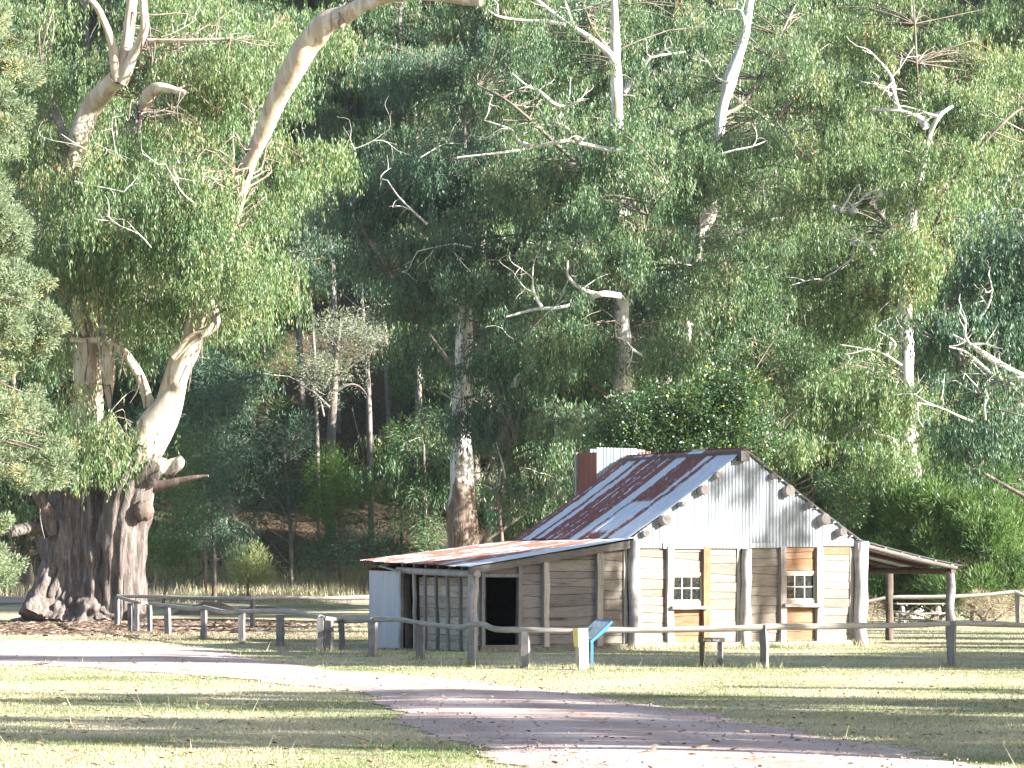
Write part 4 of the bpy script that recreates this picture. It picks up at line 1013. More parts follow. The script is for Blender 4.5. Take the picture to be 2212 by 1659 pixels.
# ---- gums outside the picture on the right whose shade falls across the clearing
S_EL, S_PH = R(21.5), R(22)
SV = np.array([math.cos(S_EL) * math.cos(S_PH), -math.cos(S_EL) * math.sin(S_PH), math.sin(S_EL)])
rs = np.random.default_rng(31)
def shade_tree(sx, sy, z, ry, rx, ncl, strands=12):
    """a gum whose crown, at height z, shades the ground round (sx, sy)"""
    k = z / SV[2]; c = np.array([sx, sy, 0]) + SV * k
    base = np.array([c[0] + rs.normal(0, .4), c[1] + rs.normal(0, .4), 0])
    root = thing('gum_tree', 'gum on the near right edge of the clearing, throwing dappled shade over the lawn', 'tree', base, group='gums shading the clearing')
    tb = MB(); P = [base - [0, 0, .3], base * .5 + c * .5 + rs.normal(0, .3, 3), c + [0, 0, 1.5]]
    tube(tb, P, [.26, .2, .08], 10, 6, .08, rng=rs)
    C = ell(rs, ncl, c, (rx, ry, z * .22)); limbs_to(tb, rs, smooth_path(P, [.26, .2, .08], 6), C, .1, 5, .03)
    tb.build('trunk', BARK_WHITE, root, True, base)
    cb = MB(); weeping(cb, rs, C, rs.uniform(.5, 1.0, len(C)), strands, 9, w=.09, L=(.25, .5)); cb.build('crown', L_GUM, root, False, base)
SHADE = [(10, 63.5, 9, 2.4, 3.5, 60, 24), (9, 68, 9, 2.4, 3.5, 60, 24), (3, 65, 9.5, 2.4, 3.5, 60, 24), (2, 69.5, 9.5, 2.2, 3.5, 56, 24), (-2.5, 67, 11, 2.4, 3.0, 56, 24), (-3, 71.5, 11, 2.0, 3.0, 46, 26), (-8, 66, 12.5, 1.8, 3.2, 44, 26), (13, 71.5, 8, 2.2, 3, 44, 26), (-3.4, 76.6, 10.5, 1.5, 3.0, 56, 26), (-1.0, 75.2, 9, 1.1, 2.4, 36, 26),
         (1, 46.0, 9.5, 2.28, 4.2, 39, 11), (6, 43.6, 8, 2.28, 3.6, 29, 10), (3.0, 40.6, 10.5, 2.16, 4.0, 39, 11), (-4, 43.5, 11, 1.8, 3.4, 23, 10), (-4.2, 38, 10, 1.92, 3.4, 29, 10), (1.0, 37.0, 12, 2.28, 3.6, 41, 11), (5.6, 36.4, 8.5, 1.92, 3.2, 27, 10), (-2.0, 34.3, 9, 1.2, 2.4, 18, 10), (3.6, 33.2, 11, 1.56, 3.2, 27, 11), (-7, 47.5, 11, 1.08, 2.5, 11, 10), (-1, 82, 15, 1.4, 2.0, 7, 18),
         (13, 78.5, 9, 1.2, 2.6, 26, 20), (14, 83, 10, 1.6, 3, 30, 20), (15, 90, 10, 2.0, 3, 36, 20), (15, 98, 10, 1.8, 3, 30, 20), (9, 104, 11, 1.5, 3, 24, 20), (-8, 102, 12, 1.6, 3.5, 26, 20), (7, 49.2, 9, 1.08, 3, 13, 10), (-6.5, 34.8, 10, 0.96, 3, 13, 10), (6, 31.6, 9, 1.08, 3, 20, 10)]
for a in SHADE: shade_tree(*a)

# ------------------------------------------------------------------ hut
HX, HY, HA = -0.99, 74.2, R(30)
hut = thing('slab_hut', 'weathered timber slab hut with rusted iron roof, lean-to and verandah', 'hut', (HX, HY, 0), HA)
c30, s30 = math.cos(HA), math.sin(HA)
def S_of(u, y=0.0):
    k = (u - 1106) / F
    return (k * (HY + c30 * y) - HX + s30 * y) / (c30 - s30 * k)
def Z_of(v, s, y=0.0):
    return EYE + (HV - v) * (HY + s30 * s + c30 * y) / F
def T_of(u, s=0.0):
    k = (u - 1106) / F
    return (HX + c30 * s - k * (HY + s30 * s)) / (s30 + c30 * k)
c1u = lambda x: 761 + .3154 * x
c1v = lambda y: 938.6 + .3154 * y
c2u = lambda x: 1331.8 + .398 * x
c2v = lambda y: 938.6 + .398 * y
c8u = lambda x: 1236.7 + .215 * x
c8v = lambda y: 938.6 + .215 * y
LEN = 5.8
hr = np.random.default_rng(404)
# roof profile across the hut (s, z) at the front verge
EAVE_L, BRK_L, APEX, BRK_R, EAVE_R = (-.12, 2.19), (4.62, 2.90), (8.28, 5.32), (12.02, 2.93), (15.57, 2.23)
def eave_lift(y): return .17 * np.clip(y / LEN, 0, 1)
def roof_z(s, y=0.0):
    e = eave_lift(y)
    return float(np.interp(s, [EAVE_L[0], BRK_L[0], APEX[0], BRK_R[0], EAVE_R[0]], [EAVE_L[1] + e, BRK_L[1], APEX[1], BRK_R[1], EAVE_R[1]]))

def slab_panel(x0, x1, z0, z1, y, mat, name='slab_panel', axis='x', th=.05, hmin=.18, hmax=.32, label=None, rb=0.0, parent=None):
    """horizontal split slabs between two posts; z1 may be (left, right)"""
    mb = MB(); zl = z1 if np.isscalar(z1) else max(z1)
    za, zb2 = (z1, z1) if np.isscalar(z1) else z1
    n = 7; t = np.linspace(0, 1, n); z = z0
    top_lim = za + (zb2 - za) * t
    lower = np.full(n, z0)
    while lower.min() < zl - .02:
        h = hr.uniform(hmin, hmax)
        up = np.minimum(lower.mean() + h + np.cumsum(hr.normal(0, .006, n)) + hr.normal(0, .012) * (t - .5) * 2, top_lim)
        if zl - up.max() < .09: up = top_lim.copy()
        up = np.maximum(up, np.minimum(lower + .002, top_lim))
        off = hr.normal(0, .008); tl = hr.normal(0, .006)
        a = lower + .004; b = np.maximum(up - .004, a + .001)
        X = x0 + (x1 - x0) * t
        rows = []
        for (zz, dy) in ((a, .008), (a + .012, 0), (b - .012, 0), (b, .008)):
            rows.append(np.stack([X, np.full(n, y + off + dy) + tl * (t - .5), np.maximum(np.minimum(zz, b), a)], 1))
        back = [np.stack([X, np.full(n, y + th + .03), zz], 1) for zz in (b, a)]
        V = np.concatenate(rows + back)
        Fq = []
        for r_ in range(6):
            q = (r_ + 1) % 6
            for j in range(n - 1):
                Fq.append([r_ * n + j, r_ * n + j + 1, q * n + j + 1, q * n + j])
        if axis == 'y':
            V = V[:, [1, 0, 2]]; Fq = [f[::-1] for f in Fq]
        mb.add(V, Fq, float(np.clip(hr.uniform(0, 1) + rb, 0, 1)))
        lower = np.minimum(up, top_lim)
        if (top_lim - lower).max() < .01: break
    return mb.build(name, mat, parent or hut, label=label)

def round_post(s, r, z1, y=0.0, mat=None, name='post', z0=-.25, lump=.12, wob=.02, x=None):
    mb = MB(); n = 6
    P = [np.array([s + hr.normal(0, wob), y + hr.normal(0, wob * .5), z0 + (z1 - z0) * t]) for t in np.linspace(0, 1, n)]
    tube(mb, P, r * np.linspace(1.12, .93, n), 14, 4, lump, .04, rng=hr)
    return mb.build(name, mat or POST_WOOD, hut, True)

def stud(s0, s1, z0, z1, y0=-.115, y1=.05, mat=None, name='stud', label=None):
    mb = MB()
    beam(mb, [(s0 + s1) / 2, (y0 + y1) / 2, z0], [(s0 + s1) / 2, (y0 + y1) / 2, z1], s1 - s0, y1 - y0, up=(0, 1, 0), segs=6, jit=.006, rng=hr, rnd=hr.uniform(0, 1))
    return mb.build(name, mat or STUD_WOOD, hut, label=label)

# -- gable wall bays
zt_g = 2.70
BZ = .16
gp = [S_of(c2u(x)) for x in (85, 282, 480, 690, 895, 1093, 1313)]
round_post(gp[0], .16, 2.86, y=-.11); round_post(gp[3], .14, 2.66, y=-.11); round_post(gp[6], .19, 2.88, y=-.13, lump=.2, wob=.035)
hw = .135
for k, (a, b) in {1: (265, 300), 2: (462, 497), 4: (880, 910), 5: (1078, 1110)}.items():
    stud(S_of(c2u(a)), S_of(c2u(b)), BZ - .06, zt_g + .02, mat=STUD_ORANGE if k == 2 else STUD_WOOD, label='orange-stained stud right of the left window' if k == 2 else None)
stud(gp[3] - .22, gp[3] - .12, BZ, zt_g, -.03, .05); stud(gp[6] - .30, gp[6] - .19, BZ, zt_g, -.03, .05); stud(gp[0] + .13, gp[0] + .2, BZ, zt_g, -.02, .05)
E = [gp[0] + .1, S_of(c2u(267)), S_of(c2u(298)), S_of(c2u(464)), S_of(c2u(495)), gp[3] - .1, gp[3] + .1, S_of(c2u(882)), S_of(c2u(908)), S_of(c2u(1080)), S_of(c2u(1108)), gp[6] - .12]
slab_panel(E[0], E[1], BZ, zt_g + .05, 0, SLAB_BEIGE)
slab_panel(E[4], E[5], BZ, zt_g + .05, 0, SLAB_BEIGE)
slab_panel(E[6], E[7], BZ, zt_g + .05, 0, SLAB_BEIGE)
slab_panel(E[10], E[11], BZ, Z_of(c2v(655), 11.4), 0, SLAB_BEIGE)
slab_panel(E[10], E[11], Z_of(c2v(655), 11.4), zt_g + .05, 0, SLAB_ORANGE, label='orange top slab beside the verandah post')
# windows: slabs above and below, sash, panes, sill
def window_bay(x0, x1, vt, vb, vs, above, lab, top_mat):
    sm_ = (x0 + x1) / 2
    zt_, zb_, zs = Z_of(c2v(vt), sm_), Z_of(c2v(vb), sm_), Z_of(c2v(vs), sm_)
    slab_panel(x0, x1, zt_ + .09, zt_g + .05, 0, above)
    slab_panel(x0 + .06, x1 - .04, BZ, zs - .1, .01, SLAB_ORANGE, label='orange panel under the window')
    wn = bpy.data.objects.new('window', None); COL.objects.link(wn); wn.parent = hut; wn.location = (x0, 0, zb_)
    def ch(mb, nm, mat, sm=False):
        o = mb.build(nm, mat, None, sm); o.parent = wn; o.matrix_parent_inverse = Matrix.Translation((-x0, 0, -zb_)); return o
    f = MB(); fw = .05
    box(f, (x0, -.03, zt_), (x1, .06, zt_ + .085), .6)
    box(f, (x0, -.03, zb_ - .13), (x1, .06, zb_ - .01), .5)
    box(f, (x0, -.025, zb_ - .008), (x0 + .035, .055, zt_ - .002), .5)
    box(f, (x1 - .035, -.025, zb_ - .008), (x1, .055, zt_ - .002), .5)
    ch(f, 'frame', FRAME_CREAM)
    a0, a1 = x0 + .037, x1 - .037
    m = MB(); mw = .028
    box(m, (a0, .0, zb_ - .008), (a1, .03, zb_ + .03), .8); box(m, (a0, .0, zt_ - .04), (a1, .03, zt_ - .002), .8)
    for q in range(4):
        xc = a0 + (a1 - a0) * q / 3; xc = min(max(xc, a0 + mw / 2), a1 - mw / 2)
        box(m, (xc - mw / 2, .002, zb_ + .032), (xc + mw / 2, .028, zt_ - .042), .8)
    zm = (zb_ + zt_) / 2
    for q in range(3):
        xa = a0 + (a1 - a0) * q / 3 + mw / 2 + (.014 if q == 0 else .001); xb = a0 + (a1 - a0) * (q + 1) / 3 - mw / 2 - (.014 if q == 2 else .001)
        box(m, (xa, .003, zm - mw / 2), (xb, .027, zm + mw / 2), .8)
    ch(m, 'sash', simple('sash_paint', (.34, .33, .30), .6, var=.1))
    p = MB(); p.add([[a0, .016, zb_ + .02], [a1, .016, zb_ + .02], [a1, .016, zt_ - .03], [a0, .016, zt_ - .03]], [[0, 1, 2, 3]])
    ch(p, 'pane', GLASS)
    s_ = MB(); beam(s_, [x0 - .1, -.09, zs - .045], [x1 + .1, -.09, zs - .045], .26, .085, segs=5, jit=.006, rng=hr)
    ch(s_, 'sill', SILL_STONE)
window_bay(E[2], E[3], 766, 903, 930, SLAB_BEIGE, '', None)
window_bay(E[8], E[9], 757, 895, 918, SLAB_ORANGE, '', None)
# bottom plate
def plate(x0, x1, y0, y1, z0, z1, mat=SILL_STONE, name='bottom_plate'):
    mb = MB(); beam(mb, [x0, (y0 + y1) / 2, (z0 + z1) / 2], [x1, (y0 + y1) / 2, (z0 + z1) / 2], y1 - y0, z1 - z0, segs=9, jit=.008, rng=hr)
    return mb.build(name, mat, hut)
plate(gp[0] + .1, gp[3] - .12, -.09, .12, -.1, BZ - .005); plate(gp[3] + .12, gp[6] - .13, -.10, .12, -.1, BZ - .003)
plate(.18, gp[0] - .12, -.09, .12, -.1, BZ - .01, BEAM_WOOD)

# -- corrugated gable sheet
def corr(mb, bot, top, nrm, s, pitch=.11, amp=.012, ph=0, rows=2, rnd=.5):
    """bot, top: (n,3) edges; nrm: displacement direction; s: (n,) distance along"""
    w = amp * np.sin(2 * np.pi * s / pitch + ph)
    V = []
    for q in range(rows):
        t = q / (rows - 1)
        V.append(bot * (1 - t) + top * t + np.asarray(nrm)[None] * w[:, None])
    V = np.concatenate(V); n = len(s)
    i = np.arange(rows - 1)[:, None] * n; j = np.arange(n - 1)[None]
    mb.add(V, np.stack([i + j, i + j + 1, i + n + j + 1, i + n + j], -1).reshape(-1, 4), rnd)
def wall_sheet(x0, x1, zb, ztop, y, pitch=.11, amp=.012, step=.011):
    n = int((x1 - x0) / step); s = np.linspace(x0, x1, n)
    zb_ = zb(s) if callable(zb) else np.full(n, zb); z2 = ztop(s) if callable(ztop) else np.full(n, ztop)
    return np.stack([s, np.full(n, y), zb_], 1), np.stack([s, np.full(n, y), z2], 1), s
mb = MB()
gs0, gs1 = gp[0] + .02, gp[6] + .02
cuts = [gs0, 6.05, 7.4, 8.5, 9.6, 10.9, gs1]
for q in range(6):
    zl = 2.66 + .018 * (q % 3) + .02 * q / 2
    prof = lambda s: np.array([roof_z(a) - .05 for a in s])
    b, t, s = wall_sheet(cuts[q] - .04 * (q > 0), cuts[q + 1], zl, prof, -.06 - .006 * (q % 2))
    corr(mb, b, t, (0, -1, 0), s, amp=.0115)
mb.build('gable_sheet', GABLE_IRON, hut, True)
mb = MB()
for (a, b_, z0, z1) in ((S_of(c8u(895)), S_of(c8u(1320)), Z_of(c8v(1148), 6.3), Z_of(c8v(1085), 6.3)), (S_of(c8u(1322)), S_of(c8u(1755)), Z_of(c8v(1143), 8), Z_of(c8v(1080), 8)), (S_of(c8u(1762)), S_of(c8u(2010)), Z_of(c8v(1140), 9.4), Z_of(c8v(1092), 9.4))):
    b, t, s = wall_sheet(a, b_, z0, z1, -.085); corr(mb, b, t, (0, -1, 0), s, amp=.006)
mb.build('flashing_patch', WHITE_IRON, hut, True)

# -- purlin logs with sawn ends poking through the gable
def log_end(u, v, r, out=.21):
    out *= hr.uniform(.6, 1.3); r *= hr.uniform(.8, .97)
    s = S_of(u, -out); z = Z_of(v, s, -out)
    mb = MB()
    a0 = hr.uniform(0, 6)
    P = [np.array([s, -.05 - out, z]), np.array([s, .25, z - .03]), np.array([s, LEN * .5, z - .12]), np.array([s, LEN - .1, z - .12])]
    tube(mb, P, [r, r * 1.02, r, r * .95], 16, 2, .06, rng=hr, mi=0, capmi=1)
    # drying crack across the end grain
    d = np.array([math.cos(a0), 0, math.sin(a0)]); c = np.array([s, -.054 - out, z])
    mb.add([c - d * r * .75 + [0, 0, .008], c + d * r * .2 + [.012, 0, 0], c + d * r * .25 + [.012, 0, .012], c - d * r * .7 - [.008, 0, .008]], [[0, 1, 2, 3]], 0, 2)
    mb.build('purlin', [POST_WOOD, LOG_END, DARK_WOOD], hut, False)
for (x, y, r) in ((1468, 405, 36), (1325, 555, 53), (1115, 695, 27), (940, 855, 50), (732, 990, 38)):
    log_end(c8u(x), c8v(y), r * .215 * 77.5 / F / .93)
for (x, y, r) in ((853, 225, 20), (938, 305, 31), (1047, 382, 20), (1133, 460, 30), (1227, 528, 24)):
    log_end(c2u(x), c2v(y), r * .398 * 79.5 / F / .93)
mb = MB(); s = S_of(c8u(1738), -.3); z = Z_of(c8v(215), s, -.3)
beam(mb, [s, -.30, z], [s, LEN, z], .27, .27, segs=2)
mb.build('ridge_beam', LOG_END, hut)

# -- roofs
def roof_sheet(prof_fn, y0, y1, name, mat, pitch=.1, amp=.011, step=.0125, rows=None, sheet=.72, sag=.0):
    """prof_fn(y) -> list of (s, z); corrugations run down the slope, wave along y"""
    n = int((y1 - y0) / step); ysr = np.linspace(y0, y1, n)
    k = len(prof_fn(0)); V = np.zeros((k, n, 3))
    lift = np.zeros(n)
    sid = np.floor((ysr - y0) / sheet).astype(int)
    lr = hr.uniform(-.010, .012, sid.max() + 1); ext = hr.uniform(-.05, .05, (sid.max() + 1, 2))
    for j, yy in enumerate(ysr):
        P = np.array(prof_fn(yy), float)
        d0 = (P[1] - P[0]) / np.linalg.norm(P[1] - P[0]); P[0] = P[0] - d0 * ext[sid[j], 0]
        nn = np.gradient(P, axis=0); nn = np.stack([-nn[:, 1], nn[:, 0]], 1); nn /= np.linalg.norm(nn, axis=1)[:, None]
        nn *= np.sign(nn[:, 1:2])
        Q = P + nn * (amp * math.sin(2 * math.pi * yy / pitch) + lr[sid[j]])
        V[:, j, 0] = Q[:, 0]; V[:, j, 1] = yy; V[:, j, 2] = Q[:, 1]
    V2 = V.copy(); V2[..., 2] -= .006
    mb = MB(); i = np.arange(k - 1)[:, None] * n; j = np.arange(n - 1)[None]
    Fq = np.stack([i + j, i + j + 1, i + n + j + 1, i + n + j], -1).reshape(-1, 4)
    mb.add(V.reshape(-1, 3), Fq); mb.add(V2.reshape(-1, 3), Fq[:, ::-1])
    return mb.build(name, mat, hut, True)
def lerp(a, b, n): return [(a[0] + (b[0] - a[0]) * t, a[1] + (b[1] - a[1]) * t) for t in np.linspace(0, 1, n)]
OV = -.16
roof_sheet(lambda y: [(p[0], p[1] - .06 * math.sin(math.pi * i / 6)) for i, p in enumerate(lerp((BRK_L[0] - .06, BRK_L[1] + .035), (APEX[0], APEX[1] + .03), 7))], OV, LEN + .1, 'main_roof', ROOF_MAIN)
roof_sheet(lambda y: [(p[0], p[1] - .05 * math.sin(math.pi * i / 6)) for i, p in enumerate(lerp((BRK_R[0] + .12, BRK_R[1] - .02), (APEX[0], APEX[1] + .03), 7))], OV, LEN + .1, 'main_roof', ROOF_MAIN)
roof_sheet(lambda y: lerp((EAVE_L[0] - .1, EAVE_L[1] - .015 + eave_lift(y)), (BRK_L[0] + .14, BRK_L[1] + .035), 5), OV - .06, LEN + .12, 'lean_to_roof', ROOF_LEAN, sheet=.66)
roof_sheet(lambda y: [(p[0], p[1] - .03 * math.sin(math.pi * i / 6)) for i, p in enumerate(lerp((EAVE_R[0] + .05, EAVE_R[1] - .01), (BRK_R[0] - .02, BRK_R[1] + .01), 7))], OV - .03, LEN + .1, 'verandah_roof', ROOF_VER, sheet=.66)
mb = MB()
for sgn in (-1, 1):
    V = []; yr = np.linspace(OV - .02, LEN + .12, 24)
    jz = np.cumsum(hr.normal(0, .004, 24))
    for i, yy in enumerate(yr):
        V += [[APEX[0], yy, APEX[1] + .065 + jz[i]], [APEX[0] + sgn * .20, yy, APEX[1] + .065 - .125 + jz[i]]]
    mb.add(V, [[2 * i, 2 * i + 1, 2 * i + 3, 2 * i + 2] for i in range(23)])
mb.build('ridge_cap', roofmat('ridge_cap_iron', [(-.3, 1), (1.7, 0), (2.5, 1), (4.6, 0), (5.0, 1)]), hut)
# battens peeping out under the right verge
mb = MB()
for s in np.linspace(8.9, 15.3, 12):
    z = roof_z(s) - .035; box(mb, (s - .035, OV + .0, z - .02), (s + .035, OV + .35, z + .012), hr.uniform(0, 1))
mb.build('batten_ends', POST_WOOD, hut)

# -- lean-to end wall (front) : door and slab bays
def ltz(s): return roof_z(s) - .17
cp = S_of(c1u(858))
round_post(.0, .14, 2.05, y=.0, lump=.1, wob=.03)
d0, d1 = S_of(c1u(902)), S_of(c1u(1130))
dzt, dzb = Z_of(c1v(978), 1.0), .10
mb = MB()
beam(mb, [d0 - .05, 0, BZ - .06], [d0 - .05, 0, ltz(d0)], .09, .14, up=(0, 1, 0), segs=4, jit=.004, rng=hr)
beam(mb, [d1 + .06, 0, BZ - .06], [d1 + .06, 0, ltz(d1 + .05)], .11, .14, up=(0, 1, 0), segs=4, jit=.004, rng=hr)
beam(mb, [d0 - .003, 0, dzt + .045], [d1 + .003, 0, dzt + .045], .12, .09)
beam(mb, [d0 - .003, -.01, BZ - .03], [d1 + .003, -.01, BZ - .03], .16, .06)
mb.build('door_frame', FENCE_POST, hut)
slab_panel(d0, d1, dzt + .092, (ltz(d0), ltz(d1)), .01, SLAB_GREY, rb=-.3)
e1, e2, e3, e4 = S_of(c1u(1300)), S_of(c1u(1336)), S_of(c1u(1665)), S_of(c1u(1705))
stud(e1, e2, BZ - .06, ltz(e1) + .02, mat=STUD_WOOD); stud(e3, e4, BZ - .06, ltz(e3) + .02)
slab_panel(d1 + .117, e1 + .01, BZ, (ltz(d1 + .1), ltz(e1)), .01, SLAB_GREY, rb=.1)
slab_panel(e2 - .01, e3 + .01, BZ, (ltz(e2), ltz(e3)), .01, SLAB_GREY, rb=0)
slab_panel(e4 - .01, gp[0] - .1, BZ, (ltz(e4), ltz(gp[0] - .1)), .01, SLAB_BEIGE, rb=-.15)
stud(gp[0] - .27, gp[0] - .17, BZ, ltz(gp[0]), -.03, .05)
# raking beam under the lean-to verge, and the round plate end
mb = MB(); beam(mb, [-.16, -.10, EAVE_L[1] - .13], [gp[0] + .18, -.10, BRK_L[1] - .10], .13, .19, segs=9, jit=.007, rng=hr)
mb.build('raking_beam', BEAM_WOOD, hut)
mb = MB(); tube(mb, [[.0, -.24, 1.98], [.0, 1.0, 2.0], [0, 3, 2.05], [0, 4.1, 2.1]], [.095, .095, .09, .08], 12, 3, .1, rng=hr)
mb.build('wall_plate', POST_WOOD, hut, True)

# -- lean-to side: open slatted front, slab wall behind, iron end
sl = [T_of(c1u(x)) for x in (738, 655, 580, 497, 425)]
for k, t in enumerate(sl):
    mb = MB(); w = .085
    beam(mb, [.02 + hr.normal(0, .01), t, -.1], [.0, t + hr.normal(0, .02), 1.98 + eave_lift(t) * .6], .07, w, up=(0, 1, 0), segs=6, jit=.007, rng=hr, rnd=hr.uniform(0, 1))
    mb.build('slat', FENCE_POST if k < 4 else STUD_WOOD, hut)
tA, tB, tC = T_of(c1u(395)), T_of(c1u(350)), LEN - .02
SLAB_BOUNCE_LIT = woodmat('slab_bounce_lit', [(.15, (.24, .20, .16)), (.4, (.36, .31, .25)), (.6, (.46, .40, .33)), (.85, (.54, .48, .40))], dark=((.6, .6, 5), .66, (.2, .15, .11)))  # paler slabs: light bounced off the ground is put into the colour
slab_panel(.14, tA + .1, -.1, 1.9, .34, SLAB_BOUNCE_LIT, axis='y', name='inner_slab_wall')
# rafters' tails under the eave
for t in (.35, 1.0, 1.65, 2.3, 2.95, 3.6, 4.4, 5.2):
    mb = MB(); z = EAVE_L[1] + eave_lift(t)
    tube(mb, [[-.14, t, z - .07], [1.0, t, z + .09], [4.6, t, BRK_L[1] - .09]], [.055, .055, .05], 8, 2, .1, rng=hr)
    mb.build('rafter', DARK_WOOD, hut, True)
mb = MB(); n = int((tC - tB) / .011); s = np.linspace(tB, tC, n)
corr(mb, np.stack([np.zeros(n), s, np.full(n, -.06)], 1), np.stack([np.zeros(n), s, 1.98 + .1 * s / LEN], 1), (-1, 0, 0), s)
mb.build('iron_wall', GREY_IRON, hut, True)
mb = MB(); n = 40; s = np.linspace(0, .42, n)
corr(mb, np.stack([s, np.full(n, tC), np.full(n, -.05)], 1), np.stack([s, np.full(n, tC), np.full(n, 2.15)], 1), (0, 1, 0), s)
mb.build('iron_wall', RED_IRON, hut, True)
mb = MB(); beam(mb, [-.05, tB + .03, -.1], [-.03, tB + .03, 2.0], .09, .07, up=(0, 1, 0), segs=5, jit=.01, rng=hr); mb.build('post', STUD_WOOD, hut)
mb = MB(); beam(mb, [.08, tA + .22, -.1], [.05, tB - .08, 1.95], .05, .18, up=(1, 0, 0), segs=4, jit=.01, rng=hr); mb.build('leaning_board', DARK_WOOD, hut)
mb = MB(); beam(mb, [-.16, tB - .25, 2.02], [-.1, tC - .9, 2.2], .04, .1, up=(1, 0, 0)); mb.build('loose_batten', STUD_WOOD, hut)

# -- remaining walls close the rooms
slab_panel(.44, BRK_L[0] + .2, -.1, (2.2, 2.85), LEN - .06, SLAB_GREY, name='back_wall', hmin=.3, hmax=.4)
slab_panel(BRK_L[0] + .2, 12.1, -.1, 2.75, LEN - .06, SLAB_GREY, name='back_wall', hmin=.3, hmax=.4)
slab_panel(.1, LEN - .1, -.1, 2.8, 12.1, SLAB_GREY, axis='y', name='side_wall')
slab_panel(.12, LEN - .1, -.1, 2.8, gp[0] + .0, SLAB_GREY, axis='y', name='partition_wall')
mb = MB(); prof = lambda s: np.array([roof_z(a) - .05 for a in s])
b, t, s = wall_sheet(gs0, gs1, 2.7, prof, LEN - .02, step=.02); corr(mb, b, t, (0, 1, 0), s); mb.build('gable_sheet', GREY_IRON, hut, True)
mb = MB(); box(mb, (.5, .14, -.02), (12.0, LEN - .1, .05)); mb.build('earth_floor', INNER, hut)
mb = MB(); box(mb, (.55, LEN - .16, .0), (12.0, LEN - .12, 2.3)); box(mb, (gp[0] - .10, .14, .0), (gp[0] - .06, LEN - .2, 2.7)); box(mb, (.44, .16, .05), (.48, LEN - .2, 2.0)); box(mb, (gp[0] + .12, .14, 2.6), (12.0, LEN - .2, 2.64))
mb.build('interior_shade_boards', INNER, hut)  # boards added inside to keep the rooms black behind door and windows

# -- verandah on the right
vp = S_of(2054)
def vpost(s, y, r, z1, mat, label=None):
    mb = MB(); n = 6
    P = [np.array([s + hr.normal(0, .015), y, -.2 + (z1 + .2) * t]) for t in np.linspace(0, 1, n)]
    tube(mb, P, [r * 1.1, r * 1.05, r, r, r * .95, r], 12, 4, .12, rng=hr); mb.build('verandah_post', mat, hut, True, label=label)
vpost(vp, .02, .13, 2.06, FENCE_POST)
tb_ = 5.2
sb = S_of(1921, tb_)
vpost(sb, tb_, .12, 2.2, DARK_WOOD, 'dark rear verandah post')
vpost(vp + .05, tb_, .11, 2.1, DARK_WOOD, 'dark rear verandah post')
mb = MB(); tube(mb, [[gp[6] + .02, -.08, 2.80], [13.6, -.08, 2.50], [15.5, -.08, 2.155]], [.08, .075, .065], 10, 5, .14, rng=hr); mb.build('verandah_rafter', BEAM_WOOD, hut, True)
for y in (1.2, 2.4, 3.6, 4.8, 5.6):
    mb = MB(); tube(mb, [[12.2, y, 2.76], [13.8, y, 2.46], [15.5, y, 2.14]], [.06, .055, .05], 8, 3, .1, rng=hr); mb.build('verandah_rafter', DARK_WOOD, hut, True)
mb = MB(); tube(mb, [[vp, -.1, 2.06], [vp, 2.8, 2.08], [vp, 5.8, 2.06]], [.085, .085, .08], 10, 4, .1, rng=hr); mb.build('verandah_plate', DARK_WOOD, hut, True)
mb = MB(); beam(mb, [12.15, 5.6, 2.12], [15.4, 5.6, 2.02], .1, .2); mb.build('rear_tie_beam', DARK_WOOD, hut)
mb = MB(); box(mb, (gp[6] - .14, -.19, 2.66), (gp[6] + .17, .1, 2.84)); mb.build('post_cap', STUD_WOOD, hut)
mb = MB(); box(mb, (gp[0] - .12, -.20, 2.66), (gp[0] + .14, .1, 2.80)); mb.build('post_cap', STUD_WOOD, hut)

# -- chimney behind the far gable
chim = bpy.data.objects.new('chimney', None); COL.objects.link(chim); chim.parent = hut
cx0, cx1 = S_of(c1u(1672), LEN + .15), S_of(c1u(2045), LEN + .15)
cy0, cy1 = LEN + .14, LEN + 1.15
def csheet(pts0, pts1, zb, zl, zr, mat, nrm, name='iron_sheet'):
    mb = MB(); a = np.array([*pts0, 0.]); b = np.array([*pts1, 0.]); L = np.linalg.norm(b - a); n = max(12, int(L / .012)); t = np.linspace(0, 1, n)
    bot = a + (b - a) * t[:, None]; top = bot.copy(); bot[:, 2] = zb; top[:, 2] = zl + (zr - zl) * t
    corr(mb, bot, top, nrm, t * L, .115, .02)
    o = mb.build(name, mat, None, True); o.parent = chim
ztop = Z_of(c1v(88), cx0, cy0)
zred = Z_of(c1v(125), cx0, cy1)
csheet((cx0, cy0), (cx0, cy1), 0, zred - .02, zred, RED_IRON, (-1, 0, 0))
csheet((cx0 + .02, cy0 + .04), (cx1 - .45, cy0 + .04), 2, ztop, ztop, WHITE_IRON, (0, -1, 0))
csheet((cx0 + .02, cy0 + .40), (cx0 + .50, cy0 + .40), 2, ztop - .03, ztop - .03, WHITE_IRON, (0, -1, 0))
csheet((cx1 - .5, cy0 + .06), (cx1 - .15, cy0 + .06), 2, ztop - .02, ztop - .04, WHITE_IRON, (0, -1, 0))
csheet((cx1 - .40, cy0 + .02), (cx1, cy0 + .02), 2, Z_of(c1v(122), cx1, cy0), Z_of(c1v(114), cx1, cy0), RED_IRON, (0, -1, 0))
csheet((cx1, cy0), (cx1, cy1), 0, zred, zred, RED_IRON, (1, 0, 0))
csheet((cx0, cy1), (cx1, cy1), 0, zred, zred, RED_IRON, (0, 1, 0))
mb = MB(); beam(mb, [cx0 - .03, cy1 + .03, 0], [cx0 - .03, cy1 + .03, zred], .09, .09, up=(0, 1, 0)); o = mb.build('corner_post', STUD_WOOD, None); o.parent = chim

